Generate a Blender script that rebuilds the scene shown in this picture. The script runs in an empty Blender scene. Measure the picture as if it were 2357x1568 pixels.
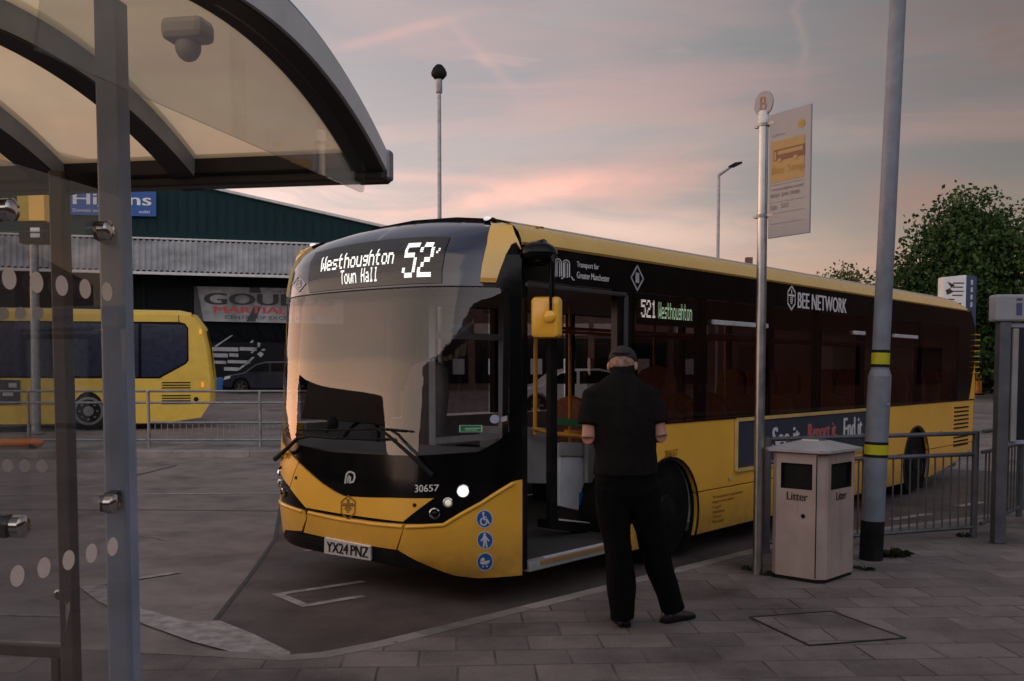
import bpy, bmesh, math, random
import numpy as np
from mathutils import Vector, Matrix, noise
R = math.radians
random.seed(7); np.random.seed(7)
sc = bpy.context.scene
COL = sc.collection

# ------------------------------------------------------------------ camera
CAMZ = 1.72; FPX = 2318.0; CX = 1178.0; YP = 981.6; PITCH = R(3.2)
cam = bpy.data.objects.new('camera', bpy.data.cameras.new('camera'))
COL.objects.link(cam)
cam.location = (0, 0, CAMZ)
cam.rotation_euler = (R(90) - PITCH, 0, 0)
cam.data.sensor_width = 36.0
cam.data.lens = 36.0 * FPX / 2357.0
cam.data.shift_y = (YP - 784.0) / 2357.0
cam.data.clip_start = 0.05
cam.data.clip_end = 4000
sc.camera = cam

# ------------------------------------------------------------------ sky, sun, exposure
SUN_AZ = Vector((-0.93, 0.36))           # horizontal direction towards the set sun
world = bpy.data.worlds.new("World"); sc.world = world; world.use_nodes = True
wn = world.node_tree.nodes; wl = world.node_tree.links; wn.clear()
def W(t, **k):
    n = wn.new(t)
    for a, b in k.items(): setattr(n, a, b)
    return n
def wmath(op, a, b=None, c=None, clamp=False):
    n = W('ShaderNodeMath', operation=op); n.use_clamp = clamp
    for i, x in enumerate((a, b, c)):
        if x is None: continue
        if isinstance(x, (int, float)): n.inputs[i].default_value = x
        else: wl.new(x, n.inputs[i])
    return n.outputs[0]
def wramp(fac, stops, interp='EASE'):
    n = W('ShaderNodeValToRGB'); n.color_ramp.interpolation = interp
    el = n.color_ramp.elements
    while len(el) > 1: el.remove(el[-1])
    el[0].position = stops[0][0]; el[0].color = (*stops[0][1], 1)
    for p, c in stops[1:]:
        e = el.new(p); e.color = (*c, 1)
    wl.new(fac, n.inputs[0]); return n.outputs[0]
def wmix(fac, a, b, blend='MIX'):
    n = W('ShaderNodeMix', data_type='RGBA', blend_type=blend)
    for i, x in ((0, fac), (6, a), (7, b)):
        if isinstance(x, (int, float)): n.inputs[i].default_value = x
        elif isinstance(x, tuple): n.inputs[i].default_value = (*x, 1)
        else: wl.new(x, n.inputs[i])
    return n.outputs[2]
tc = W('ShaderNodeTexCoord'); sep = W('ShaderNodeSeparateXYZ'); wl.new(tc.outputs['Generated'], sep.inputs[0])
dx, dy, dz = sep.outputs
el_ = wmath('MAXIMUM', dz, 0.0)
# base vertical gradient of a dusk sky
base = wramp(el_, [(0.0, (.60, .43, .37)), (.09, (.66, .46, .38)), (.17, (.58, .42, .38)), (.26, (.40, .335, .34)), (.40, (.235, .25, .28)), (.7, (.21, .23, .30)), (1.0, (.20, .23, .32))])
def stretched(scale, sxyz, loc, detail=4.0, rough=.5, dist=.3, rotz=0.0):
    mp = W('ShaderNodeMapping'); mp.inputs['Scale'].default_value = sxyz; mp.inputs['Location'].default_value = loc
    mp.inputs['Rotation'].default_value = (0, rotz, 0)
    wl.new(tc.outputs['Generated'], mp.inputs[0])
    n = W('ShaderNodeTexNoise'); n.inputs['Scale'].default_value = scale; n.inputs['Detail'].default_value = detail
    n.inputs['Roughness'].default_value = rough; n.inputs['Distortion'].default_value = dist
    wl.new(mp.outputs[0], n.inputs['Vector']); return n.outputs['Fac']
n1 = stretched(2.4, (1, 1, 7.5), (1.3, .4, .2), 6, .52, .6, R(-6))
n2 = stretched(2.1, (1, 1, 8.5), (4.1, 2.2, .9), 6, .52, .5, R(-5))
n3 = stretched(9.0, (1, 1, 5.0), (.2, 7.7, 3.1), 5, .55, .8, R(-16))
pinkf = wmath('MULTIPLY', wramp(n1, [(.44, (0, 0, 0)), (.64, (1, 1, 1))]), .62)
greyf = wmath('MULTIPLY', wramp(n2, [(.44, (0, 0, 0)), (.62, (1, 1, 1))]), .85)
greyf = wmath('MULTIPLY', greyf, wramp(el_, [(.08, (.15, .15, .15)), (.20, (1, 1, 1))]))
c = wmix(greyf, base, (.345, .315, .33))
pinkc = wramp(el_, [(0.0, (1.0, .58, .45)), (.15, (.98, .50, .40)), (.30, (.62, .38, .36)), (.6, (.45, .34, .36))])
c = wmix(pinkf, c, pinkc)
stf = wmath('MULTIPLY', wramp(n3, [(.58, (0, 0, 0)), (.72, (1, 1, 1))]), .35)
c = wmix(stf, c, (.72, .46, .42))
# single wisps and banks of cloud, each at its own place in the sky
ndy = wmath('MAXIMUM', dy, .05); wob = wmath('MULTIPLY_ADD', stretched(5.0, (1, 1, 2.5), (3, 1, 2), 4, .55, .5), .10, -.05)
sx = wmath('ADD', wmath('DIVIDE', dx, ndy), wob); sy = wmath('MULTIPLY_ADD', wob, .30, wmath('DIVIDE', dz, ndy))
rag = wramp(stretched(8.0, (1, 1, 4.0), (5.5, 2.1, .3), 5, .6, .7, R(-8)), [(.30, (.25, .25, .25)), (.62, (1, 1, 1))])
for (px_, py_, la, lb, ti, col_, st) in ((1200, 452, 330, 26, 8, (1.35, .60, .45), 1.0), (965, 80, 150, 13, 14, (.82, .44, .38), .9), (1125, 135, 95, 12, -48, (.74, .44, .40), .7), (1700, 130, 190, 42, 0, (.27, .29, .295), .75),
        (2260, 90, 260, 90, 0, (.46, .24, .19), .9), (1880, 330, 280, 34, 2, (.36, .385, .38), .7), (1930, 225, 230, 60, 4, (.45, .30, .29), .7), (2100, 470, 120, 60, 0, (.72, .33, .26), .95), (1828, 60, 170, 11, 85, (.60, .42, .40), .5),
        (700, 460, 240, 36, 3, (1.25, .72, .56), .85), (1520, 530, 360, 50, -6, (1.10, .70, .57), .8), (1250, 330, 420, 45, 4, (.44, .40, .405), .6), (1180, 30, 380, 50, 0, (.40, .40, .39), .6)):
    ct, sn = math.cos(R(ti)), math.sin(R(ti)); ux_ = (px_ - CX) / FPX; uy_ = (852 - py_) / FPX
    ax_ = wmath('SUBTRACT', sx, ux_); ay_ = wmath('SUBTRACT', sy, uy_)
    p_ = wmath('DIVIDE', wmath('MULTIPLY_ADD', ay_, sn, wmath('MULTIPLY', ax_, ct)), la / FPX); q_ = wmath('DIVIDE', wmath('MULTIPLY_ADD', ay_, ct, wmath('MULTIPLY', ax_, -sn)), lb / FPX)
    gs = wmath('EXPONENT', wmath('MULTIPLY', wmath('MULTIPLY_ADD', p_, p_, wmath('MULTIPLY', q_, q_)), -1.0))
    c = wmix(wmath('MULTIPLY', wmath('MULTIPLY', gs, st), rag), c, col_)
c = wmix(1.0, c, (.67, .66, .66), 'MULTIPLY')
dim = W('ShaderNodeMapRange'); dim.interpolation_type = 'SMOOTHSTEP'; wl.new(dx, dim.inputs[0]); dim.inputs[1].default_value = .0; dim.inputs[2].default_value = .50; dim.inputs[3].default_value = 1.0; dim.inputs[4].default_value = .46
c = wmix(1.0, c, dim.outputs[0], 'MULTIPLY')          # the sky falls off away from the sunset
# afterglow: brighter and warmer towards the set sun on the left
hl = wmath('SQRT', wmath('ADD', wmath('MULTIPLY', dx, dx), wmath('MULTIPLY', dy, dy)))
dd = wmath('DIVIDE', wmath('ADD', wmath('MULTIPLY', dx, SUN_AZ.x), wmath('MULTIPLY', dy, SUN_AZ.y)), wmath('MAXIMUM', hl, .02))
gl = wmath('POWER', wmath('MAXIMUM', wmath('ADD', wmath('MULTIPLY', dd, .6), .4), 0.0), 3.4)
low = wmath('POWER', wmath('SUBTRACT', 1.0, el_, clamp=True), 7.0)
mid = wmath('POWER', wmath('SUBTRACT', 1.0, el_, clamp=True), 3.0)
g1 = wmath('MULTIPLY', wmath('POWER', gl, 3.0), low)
g2 = wmath('MULTIPLY', gl, mid)
c = wmix(1.0, c, wmix(g2, (0, 0, 0), (.92, .92, 1.02)), 'ADD')
c = wmix(1.0, c, wmix(g1, (0, 0, 0), (3.6, 1.45, .46)), 'ADD')
bk = wmath('MULTIPLY_ADD', dy, -.75, wmath('MULTIPLY_ADD', dx, .28, .0), clamp=True)
c = wmix(1.0, c, wmix(bk, (0, 0, 0), (1.0, .97, 1.04)), 'ADD')      # open blue grey sky behind us
sky = W('ShaderNodeTexSky'); sky.sky_type = 'NISHITA'; sky.sun_disc = False
sky.sun_elevation = R(2.0); sky.sun_rotation = math.atan2(SUN_AZ.x, SUN_AZ.y)
bgn = W('ShaderNodeBackground'); wl.new(sky.outputs[0], bgn.inputs[0]); bgn.inputs[1].default_value = 0.05
bg = W('ShaderNodeBackground'); wl.new(c, bg.inputs[0]); bg.inputs[1].default_value = 0.86
ad = W('ShaderNodeAddShader'); wl.new(bg.outputs[0], ad.inputs[0]); wl.new(bgn.outputs[0], ad.inputs[1])
wo = W('ShaderNodeOutputWorld'); wl.new(ad.outputs[0], wo.inputs[0])

sun = bpy.data.objects.new('sun', bpy.data.lights.new('sun', 'SUN')); COL.objects.link(sun)
sun.data.energy = 0.7; sun.data.angle = R(80); sun.data.color = (1.0, .74, .50)
sd = Vector((-.93 * math.cos(R(9)), -.36 * math.cos(R(9)), math.sin(R(9))))       # soft afterglow from the bright left half of the sky
sun.rotation_euler = sd.to_track_quat('Z', 'Y').to_euler()

vs = sc.view_settings
vs.view_transform = 'Standard'; vs.look = 'None'; vs.gamma = 1.0; vs.use_curve_mapping = False; vs.exposure = 0.36
try: sc.cycles.max_bounces = 8; sc.cycles.transparent_max_bounces = 16; sc.cycles.caustics_reflective = False; sc.cycles.caustics_refractive = False
except Exception: pass

# ------------------------------------------------------------------ measuring helpers (photo pixel -> point on a surface of the place)
O = np.array([0, 0, CAMZ]); CF = np.array([0, math.cos(PITCH), -math.sin(PITCH)]); CU = np.array([0, math.sin(PITCH), math.cos(PITCH)])
def ray(px, py):
    return np.array([(px - CX) / FPX, 0, 0]) + CF - CU * ((py - YP) / FPX)
def onz(px, py, z):
    r = ray(px, py); return Vector(O + r * ((z - CAMZ) / r[2]))
def onplane(px, py, p0, n):
    r = ray(px, py); n = np.array(n); t = ((np.array(p0) - O) @ n) / (r @ n); return Vector(O + r * t)
def aty(px, py, Y):
    return onplane(px, py, (0, Y, 0), (0, 1, 0))

# ------------------------------------------------------------------ mesh builder
WLOC = {}
class MB:
    def __init__(s): s.v = []; s.f = []
    def add(s, vs_, fs):
        n = len(s.v); s.v += [Vector(p) for p in vs_]; s.f += [tuple(i + n for i in f) for f in fs]; return s
    def box(s, c, d, ax=None):
        c = Vector(c); x, y, z = [Vector(a) for a in (ax or ((1, 0, 0), (0, 1, 0), (0, 0, 1)))]
        hx, hy, hz = x * d[0] / 2, y * d[1] / 2, z * d[2] / 2
        P_ = [c + hx * i + hy * j + hz * k for k in (-1, 1) for j in (-1, 1) for i in (-1, 1)]
        return s.add(P_, [(0, 2, 3, 1), (4, 5, 7, 6), (0, 1, 5, 4), (2, 6, 7, 3), (0, 4, 6, 2), (1, 3, 7, 5)])
    def bar(s, p0, p1, w, h, up=(0, 0, 1)):
        p0, p1 = Vector(p0), Vector(p1); d = (p1 - p0); L = d.length; d.normalize(); up = Vector(up)
        if abs(d.dot(up)) > .98: up = Vector((1, 0, 0))
        sdir = d.cross(up).normalized(); u2 = sdir.cross(d)
        return s.box((p0 + p1) / 2, (L, w, h), (d, sdir, u2))
    def tube(s, pts, r, n=10, caps=True):
        pts = [Vector(p) for p in pts]; rr = r if isinstance(r, (list, tuple)) else [r] * len(pts)
        rings = []; prev = None
        for i, p in enumerate(pts):
            d = (pts[min(i + 1, len(pts) - 1)] - pts[max(i - 1, 0)]).normalized()
            if prev is None:
                up = Vector((0, 0, 1)) if abs(d.z) < .9 else Vector((1, 0, 0)); a = d.cross(up).normalized()
            else: a = (prev - d * prev.dot(d)).normalized()
            prev = a; b = d.cross(a)
            rings.append([p + (a * math.cos(2 * math.pi * k / n) + b * math.sin(2 * math.pi * k / n)) * rr[i] for k in range(n)])
        return s.loft(rings, caps)
    def loft(s, rings, caps=True, closed=True):
        n = len(rings[0]); vs_ = [p for r_ in rings for p in r_]; fs = []
        for i in range(len(rings) - 1):
            for k in range(n if closed else n - 1):
                k2 = (k + 1) % n
                fs.append((i * n + k, i * n + k2, (i + 1) * n + k2, (i + 1) * n + k))
        if caps and closed:
            fs.append(tuple(reversed(range(n)))); fs.append(tuple((len(rings) - 1) * n + k for k in range(n)))
        return s.add(vs_, fs)
    def prism(s, poly, o, ax, ay, th):
        """poly in (ax, ay) from o, extruded by vector th"""
        o, ax, ay, th = Vector(o), Vector(ax), Vector(ay), Vector(th); n = len(poly)
        b = [o + ax * x + ay * y for x, y in poly]; vs_ = b + [p + th for p in b]
        fs = [tuple(reversed(range(n))), tuple(range(n, 2 * n))] + [(i, (i + 1) % n, n + (i + 1) % n, n + i) for i in range(n)]
        return s.add(vs_, fs)
    def ell(s, c, r, nu=16, nv=10, ax=None):
        c = Vector(c); x, y, z = [Vector(a) for a in (ax or ((1, 0, 0), (0, 1, 0), (0, 0, 1)))]
        rings = []
        for j in range(1, nv):
            t = math.pi * j / nv
            rings.append([c + x * r[0] * math.sin(t) * math.cos(2 * math.pi * k / nu) + y * r[1] * math.sin(t) * math.sin(2 * math.pi * k / nu) - z * r[2] * math.cos(t) for k in range(nu)])
        return s.loft(rings)
    def lathe(s, prof, o, axis=(0, 0, 1), n=20, caps=True):
        axis = Vector(axis).normalized(); a = axis.orthogonal().normalized(); b = axis.cross(a); o = Vector(o)
        return s.loft([[o + axis * h + (a * math.cos(2 * math.pi * k / n) + b * math.sin(2 * math.pi * k / n)) * max(r, 1e-4) for k in range(n)] for r, h in prof], caps)
    def build(s, name, mat, parent=None, smooth=None, bevel=0, recalc=True):
        off = WLOC.get(parent.name, Vector()) if parent else Vector()
        me = bpy.data.meshes.new(name); me.from_pydata([p - off for p in s.v], [], s.f)
        if recalc:
            bm = bmesh.new(); bm.from_mesh(me); bmesh.ops.recalc_face_normals(bm, faces=bm.faces); bm.to_mesh(me); bm.free()
        return link(name, me, mat, parent, smooth, bevel)
def link(name, me, mat, parent=None, smooth=None, bevel=0):
    me.materials.append(mat)
    if smooth is not None:
        me.polygons.foreach_set('use_smooth', [True] * len(me.polygons))
        me.set_sharp_from_angle(angle=R(smooth))
    o = bpy.data.objects.new(name, me); COL.objects.link(o)
    if parent: o.parent = parent; WLOC[o.name] = WLOC.get(parent.name, Vector())
    else: WLOC[o.name] = Vector()
    if bevel:
        b = o.modifiers.new('bevel', 'BEVEL'); b.width = bevel; b.segments = 2; b.limit_method = 'ANGLE'; b.angle_limit = R(40)
    return o
def thing(name, label, cat, loc, group=None):
    o = bpy.data.objects.new(name, None); COL.objects.link(o); o.location = loc; o.empty_display_size = .2
    WLOC[o.name] = Vector(loc); return tag(o, label, cat, group)
def tag(o, label=None, cat=None, group=None, kind=None):
    for k, v in (('label', label), ('category', cat), ('group', group), ('kind', kind)):
        if v: o[k] = v
    return o
def struct(o, label=None): o['kind'] = 'structure'; return o
def copy_tree(o, parent=None):
    c_ = o.copy(); COL.objects.link(c_)
    if parent: c_.parent = parent
    for ch in list(o.children): copy_tree(ch, c_)
    return c_

# ------------------------------------------------------------------ materials
def mat(name, col, rough=.5, metal=0.0, var=.12, vscale=6.0, bump=0.0, bscale=60.0, coat=0.0, spec=.5, emit=None, estr=0.0, col2=None, rvar=.1):
    m = bpy.data.materials.new(name); m.use_nodes = True; nt = m.node_tree; N = nt.nodes; L = nt.links
    b = N['Principled BSDF']; b.inputs['Metallic'].default_value = metal
    b.inputs['Specular IOR Level'].default_value = spec; b.inputs['Coat Weight'].default_value = coat; b.inputs['Coat Roughness'].default_value = .08
    tcn = N.new('ShaderNodeTexCoord'); nz = N.new('ShaderNodeTexNoise'); nz.inputs['Scale'].default_value = vscale; nz.inputs['Detail'].default_value = 6; nz.inputs['Roughness'].default_value = .6
    L.new(tcn.outputs['Object'], nz.inputs['Vector'])
    rp = N.new('ShaderNodeValToRGB'); e = rp.color_ramp.elements
    lo = col2 or tuple(x * (1 - var * 1.6) for x in col); hi = tuple(min(1, x * (1 + var)) for x in col)
    e[0].position = .3; e[0].color = (*lo, 1); e[1].position = .68; e[1].color = (*hi, 1)
    L.new(nz.outputs['Fac'], rp.inputs[0]); L.new(rp.outputs[0], b.inputs['Base Color'])
    mr = N.new('ShaderNodeMapRange'); mr.inputs['To Min'].default_value = max(.02, rough - rvar); mr.inputs['To Max'].default_value = min(1, rough + rvar)
    L.new(nz.outputs['Fac'], mr.inputs[0]); L.new(mr.outputs[0], b.inputs['Roughness'])
    if bump:
        n2_ = N.new('ShaderNodeTexNoise'); n2_.inputs['Scale'].default_value = bscale; n2_.inputs['Detail'].default_value = 4; L.new(tcn.outputs['Object'], n2_.inputs['Vector'])
        bp = N.new('ShaderNodeBump'); bp.inputs['Strength'].default_value = bump; bp.inputs['Distance'].default_value = .01
        L.new(n2_.outputs['Fac'], bp.inputs['Height']); L.new(bp.outputs[0], b.inputs['Normal'])
    if emit: b.inputs['Emission Color'].default_value = (*emit, 1); b.inputs['Emission Strength'].default_value = estr
    return m
def glass(name, tint=(.8, .8, .8), ior=1.5, rough=.0, veil=0.0, veilcol=(.5, .5, .5)):
    """thin pane: clear through, mirror at grazing angles, optionally a little dirt"""
    m = bpy.data.materials.new(name); m.use_nodes = True; nt = m.node_tree; N = nt.nodes; L = nt.links; N.clear()
    t = N.new('ShaderNodeBsdfTransparent'); t.inputs[0].default_value = (*tint, 1)
    g = N.new('ShaderNodeBsdfGlossy'); g.inputs['Roughness'].default_value = rough
    last = t.outputs[0]
    if veil:
        d = N.new('ShaderNodeBsdfDiffuse'); d.inputs[0].default_value = (*veilcol, 1); mx0 = N.new('ShaderNodeMixShader')
        tcn = N.new('ShaderNodeTexCoord'); nz = N.new('ShaderNodeTexNoise'); nz.inputs['Scale'].default_value = 3.0; nz.inputs['Detail'].default_value = 6
        L.new(tcn.outputs['Object'], nz.inputs['Vector']); mr = N.new('ShaderNodeMapRange'); mr.inputs[1].default_value = .3; mr.inputs[2].default_value = .7
        mr.inputs[3].default_value = veil * .6; mr.inputs[4].default_value = veil * 1.4; L.new(nz.outputs['Fac'], mr.inputs[0]); L.new(mr.outputs[0], mx0.inputs[0])
        L.new(t.outputs[0], mx0.inputs[1]); L.new(d.outputs[0], mx0.inputs[2]); last = mx0.outputs[0]
    f = N.new('ShaderNodeFresnel'); f.inputs[0].default_value = ior
    geo = N.new('ShaderNodeNewGeometry')        # same reflection seen from either side of the thin pane
    mi = N.new('ShaderNodeMath'); mi.operation = 'MULTIPLY_ADD'; mi.inputs[1].default_value = 1 / ior - ior; mi.inputs[2].default_value = ior
    L.new(geo.outputs['Backfacing'], mi.inputs[0]); L.new(mi.outputs[0], f.inputs[0])
    mx = N.new('ShaderNodeMixShader'); L.new(f.outputs[0], mx.inputs[0]); L.new(last, mx.inputs[1]); L.new(g.outputs[0], mx.inputs[2])
    o = N.new('ShaderNodeOutputMaterial'); L.new(mx.outputs[0], o.inputs[0]); return m
def emis(name, col, s, base=(.02, .02, .02)):
    return mat(name, base, .4, emit=col, estr=s, var=.05)

M = {}
M['yellow'] = mat('bus_yellow_paint', (.90, .48, .05), .32, var=.05, vscale=2.0, coat=.35)
M['cove'] = mat('roof_cove_sky_paled_yellow', (.78, .50, .13), .28, var=.05, vscale=2.0, coat=.6)  # bus yellow made paler, so its colour holds the reflected sky
M['black'] = mat('gloss_black', (.004, .004, .005), .16, var=.2, rvar=.05, spec=.22)
M['navy'] = mat('gloss_navy_black', (.016, .024, .052), .16, var=.15, rvar=.05, coat=.6)
M['navy'].node_tree.nodes['Principled BSDF'].inputs['Coat Weight'].default_value = 1.0; M['navy'].node_tree.nodes['Principled BSDF'].inputs['Coat IOR'].default_value = 1.5; M['navy'].node_tree.nodes['Principled BSDF'].inputs['Coat Roughness'].default_value = .12
M['hub'] = mat('dark_hub', (.010, .010, .0105), .5, var=.2)
M['matt_black'] = mat('matt_black', (.012, .012, .013), .6, var=.3, bump=.1)
M['rubber'] = mat('rubber', (.009, .009, .009), .75, var=.3, bump=.2)
M['white_print'] = mat('white_print', (.68, .68, .70), .4, var=.08)
M['grey_print'] = mat('grey_print', (.42, .42, .45), .5, var=.1)
M['plate'] = mat('plate_white', (.74, .74, .74), .35, var=.06)
M['text_black'] = mat('text_black', (.015, .015, .015), .5)
M['blue'] = mat('sign_blue', (.02, .11, .36), .35, var=.08)
M['green_sign'] = mat('sticker_green', (.08, .36, .16), .4)
M['led_white'] = emis('led_white', (1, .97, .90), 1.5)
M['led_green'] = emis('led_green', (.62, 1, .66), 1.3)
M['head_glow'] = emis('headlamp_glow', (1, .93, .82), 2.6, (.5, .5, .5))
M['head_dim'] = emis('headlamp_side_glow', (1, .88, .68), .35, (.5, .5, .5))
M['chrome'] = mat('chrome', (.6, .6, .6), .12, metal=1.0, var=.05, rvar=.05)
M['steel'] = mat('stainless_steel', (.42, .42, .43), .32, metal=1.0, var=.12, vscale=9)
M['galv'] = mat('galvanised_steel', (.30, .31, .33), .48, metal=.8, var=.2, vscale=12, bump=.06)
M['shelter'] = mat('shelter_grey_paint', (.28, .325, .42), .42, var=.14, vscale=5, bump=.05)
M['shelter_dark'] = mat('shelter_dark_brown', (.030, .026, .026), .5, var=.2)
M['screenglass'] = glass('windscreen_glass', (.80, .80, .81), 1.72, 0.0)
M['sideglass'] = glass('tinted_bus_glass', (.34, .30, .295), 1.5, 0.0)
M['doorglass'] = glass('door_glass', (.72, .72, .72), 1.5, 0.0)
M['shelterglass'] = glass('shelter_glass', (.88, .88, .88), 1.5, 0.0, .022, (.55, .53, .52))
_d = bpy.data.materials.new('frosted_dot'); _d.use_nodes = True; _n = _d.node_tree.nodes; _n.clear(); _t = _n.new('ShaderNodeBsdfTranslucent'); _t.inputs[0].default_value = (.70, .68, .67, 1); _f = _n.new('ShaderNodeBsdfDiffuse'); _f.inputs[0].default_value = (.70, .68, .67, 1); _m = _n.new('ShaderNodeAddShader'); _m2 = _n.new('ShaderNodeMixShader'); _m2.inputs[0].default_value = .5; _o = _n.new('ShaderNodeOutputMaterial')
_d.node_tree.links.new(_t.outputs[0], _m2.inputs[1]); _d.node_tree.links.new(_f.outputs[0], _m2.inputs[2]); _d.node_tree.links.new(_m2.outputs[0], _o.inputs[0]); _n.remove(_m); M['dot'] = _d
M['orange_pole'] = mat('handrail_orange', (.75, .33, .04), .35, var=.08)
M['seat'] = mat('seat_moquette', (.28, .11, .06), .8, var=.25, vscale=25, bump=.1)
M['seat_grey'] = mat('driver_seat_cloth', (.09, .09, .095), .8, var=.2)
M['interior'] = mat('bus_interior_grey', (.32, .31, .31), .6, var=.1)
M['interior_pale'] = mat('bus_interior_panel', (.70, .72, .78), .5, var=.08)
M['floor'] = mat('bus_floor', (.10, .09, .085), .55, var=.2, vscale=30)
M['lens_orange'] = emis('amber_lens', (1, .38, .04), .45, (.5, .18, .02))
M['lens_white'] = emis('marker_lens', (1, .95, .9), .5, (.5, .5, .5))
M['red'] = mat('red_print', (.55, .06, .06), .5)
M['wheel'] = mat('painted_wheel', (.16, .16, .165), .45, var=.2)

for _k in ('rubber', 'hub', 'matt_black'): M[_k].node_tree.nodes['Principled BSDF'].inputs['Specular IOR Level'].default_value = .12
# road dirt thrown up along the skirts
_nt = M['yellow'].node_tree; _N = _nt.nodes; _L = _nt.links; _p = _N['Principled BSDF']; _src = _p.inputs['Base Color'].links[0].from_socket
_tc = _N.new('ShaderNodeTexCoord'); _sp = _N.new('ShaderNodeSeparateXYZ'); _L.new(_tc.outputs['Object'], _sp.inputs[0]); _mr = _N.new('ShaderNodeMapRange'); _mr.inputs[1].default_value = .20; _mr.inputs[2].default_value = .62; _mr.inputs[3].default_value = 1.0; _mr.inputs[4].default_value = 0.0; _L.new(_sp.outputs[2], _mr.inputs[0])
_nz = _N.new('ShaderNodeTexNoise'); _nz.inputs['Scale'].default_value = 7; _nz.inputs['Detail'].default_value = 8; _nz.inputs['Roughness'].default_value = .7; _L.new(_tc.outputs['Object'], _nz.inputs['Vector'])
_ml = _N.new('ShaderNodeMath'); _ml.operation = 'MULTIPLY'; _L.new(_mr.outputs[0], _ml.inputs[0]); _L.new(_nz.outputs['Fac'], _ml.inputs[1])
_mx = _N.new('ShaderNodeMix'); _mx.data_type = 'RGBA'; _L.new(_ml.outputs[0], _mx.inputs[0]); _L.new(_src, _mx.inputs[6]); _mx.inputs[7].default_value = (.10, .075, .05, 1); _L.new(_mx.outputs[2], _p.inputs['Base Color'])

# ------------------------------------------------------------------ lettering
_tc = {}
def text2d(s, space=1.0):
    """filled lettering as a flat mesh, scaled so that its box is (w/h, 1)"""
    if (s, space) in _tc: return _tc[(s, space)]
    cu = bpy.data.curves.new('t', 'FONT'); cu.body = s; cu.resolution_u = 3; cu.space_character = space
    o = bpy.data.objects.new('t', cu); COL.objects.link(o)
    dg = bpy.context.evaluated_depsgraph_get(); me = bpy.data.meshes.new_from_object(o.evaluated_get(dg))
    vv = np.array([v.co[:2] for v in me.vertices]); ff = [tuple(p.vertices) for p in me.polygons]
    bpy.data.objects.remove(o); bpy.data.curves.remove(cu); bpy.data.meshes.remove(me)
    lo, hi = vv.min(0), vv.max(0); vv = (vv - lo); asp = vv[:, 0].max() / vv[:, 1].max(); vv[:, 0] *= asp / vv[:, 0].max(); vv[:, 1] /= vv[:, 1].max()
    _tc[(s, space)] = (vv, ff, asp); return _tc[(s, space)]
def lettering(mb, s, fn, x0, y0, w, h, shear=0.0, bold=0):
    """fn(x, y) -> point ; the words fill the box x0..x0+w, y0..y0+h"""
    vv, ff, asp = text2d(s)
    offs = [(0, 0)] + [(bold * i, 0) for i in (1, -1)] if bold else [(0, 0)]
    for k, (bx, by) in enumerate(offs):
        mb.add([fn(x0 + w * (p[0] / asp) + shear * h * p[1] + bx, y0 + h * p[1] + by, k) for p in vv], ff)
FONT5 = {'W': '10001 10001 10001 10101 10101 11011 10001', 'e': '00000 00000 01110 10001 11111 10000 01110', 's': '00000 00000 01111 10000 01110 00001 11110',
 't': '01000 01000 11110 01000 01000 01000 00110', 'h': '10000 10000 11110 10001 10001 10001 10001', 'o': '00000 00000 01110 10001 10001 10001 01110',
 'u': '00000 00000 10001 10001 10001 10001 01111', 'g': '00000 00000 01111 10001 01111 00001 01110', 'n': '00000 00000 11110 10001 10001 10001 10001',
 'T': '11111 00100 00100 00100 00100 00100 00100', 'w': '00000 00000 10001 10001 10101 10101 01010', 'H': '10001 10001 10001 11111 10001 10001 10001',
 'a': '00000 00000 01110 00001 01111 10001 01111', 'l': '01100 00100 00100 00100 00100 00100 01110', ' ': '00000 00000 00000 00000 00000 00000 00000',
 '5': '11111 10000 11110 00001 00001 10001 01110', '2': '01110 10001 00001 00110 01000 10000 11111', '1': '00100 01100 00100 00100 00100 00100 01110', "'": '00100 01000 00000 00000 00000 00000 00000'}
def led(mb, s, fn, x0, y0, w, h, sub=2):
    """dot-matrix lettering: rows of small lamps in the box"""
    cols = len(s) * 6 - 1; cw = w / cols; rh = h / (7 * sub)
    for i, ch in enumerate(s):
        for r_, row in enumerate(FONT5[ch].split()):
            for c_, b in enumerate(row):
                if b == '1':
                    for k in range(sub):
                        xx = x0 + (i * 6 + c_) * cw; yy = y0 + h - (r_ * sub + k + 1) * rh
                        mb.add([fn(xx - cw * .06, yy + rh * .18), fn(xx + cw * 1.02, yy + rh * .18), fn(xx + cw * 1.02, yy + rh * .82), fn(xx - cw * .06, yy + rh * .82)], [(0, 1, 2, 3)])

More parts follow.
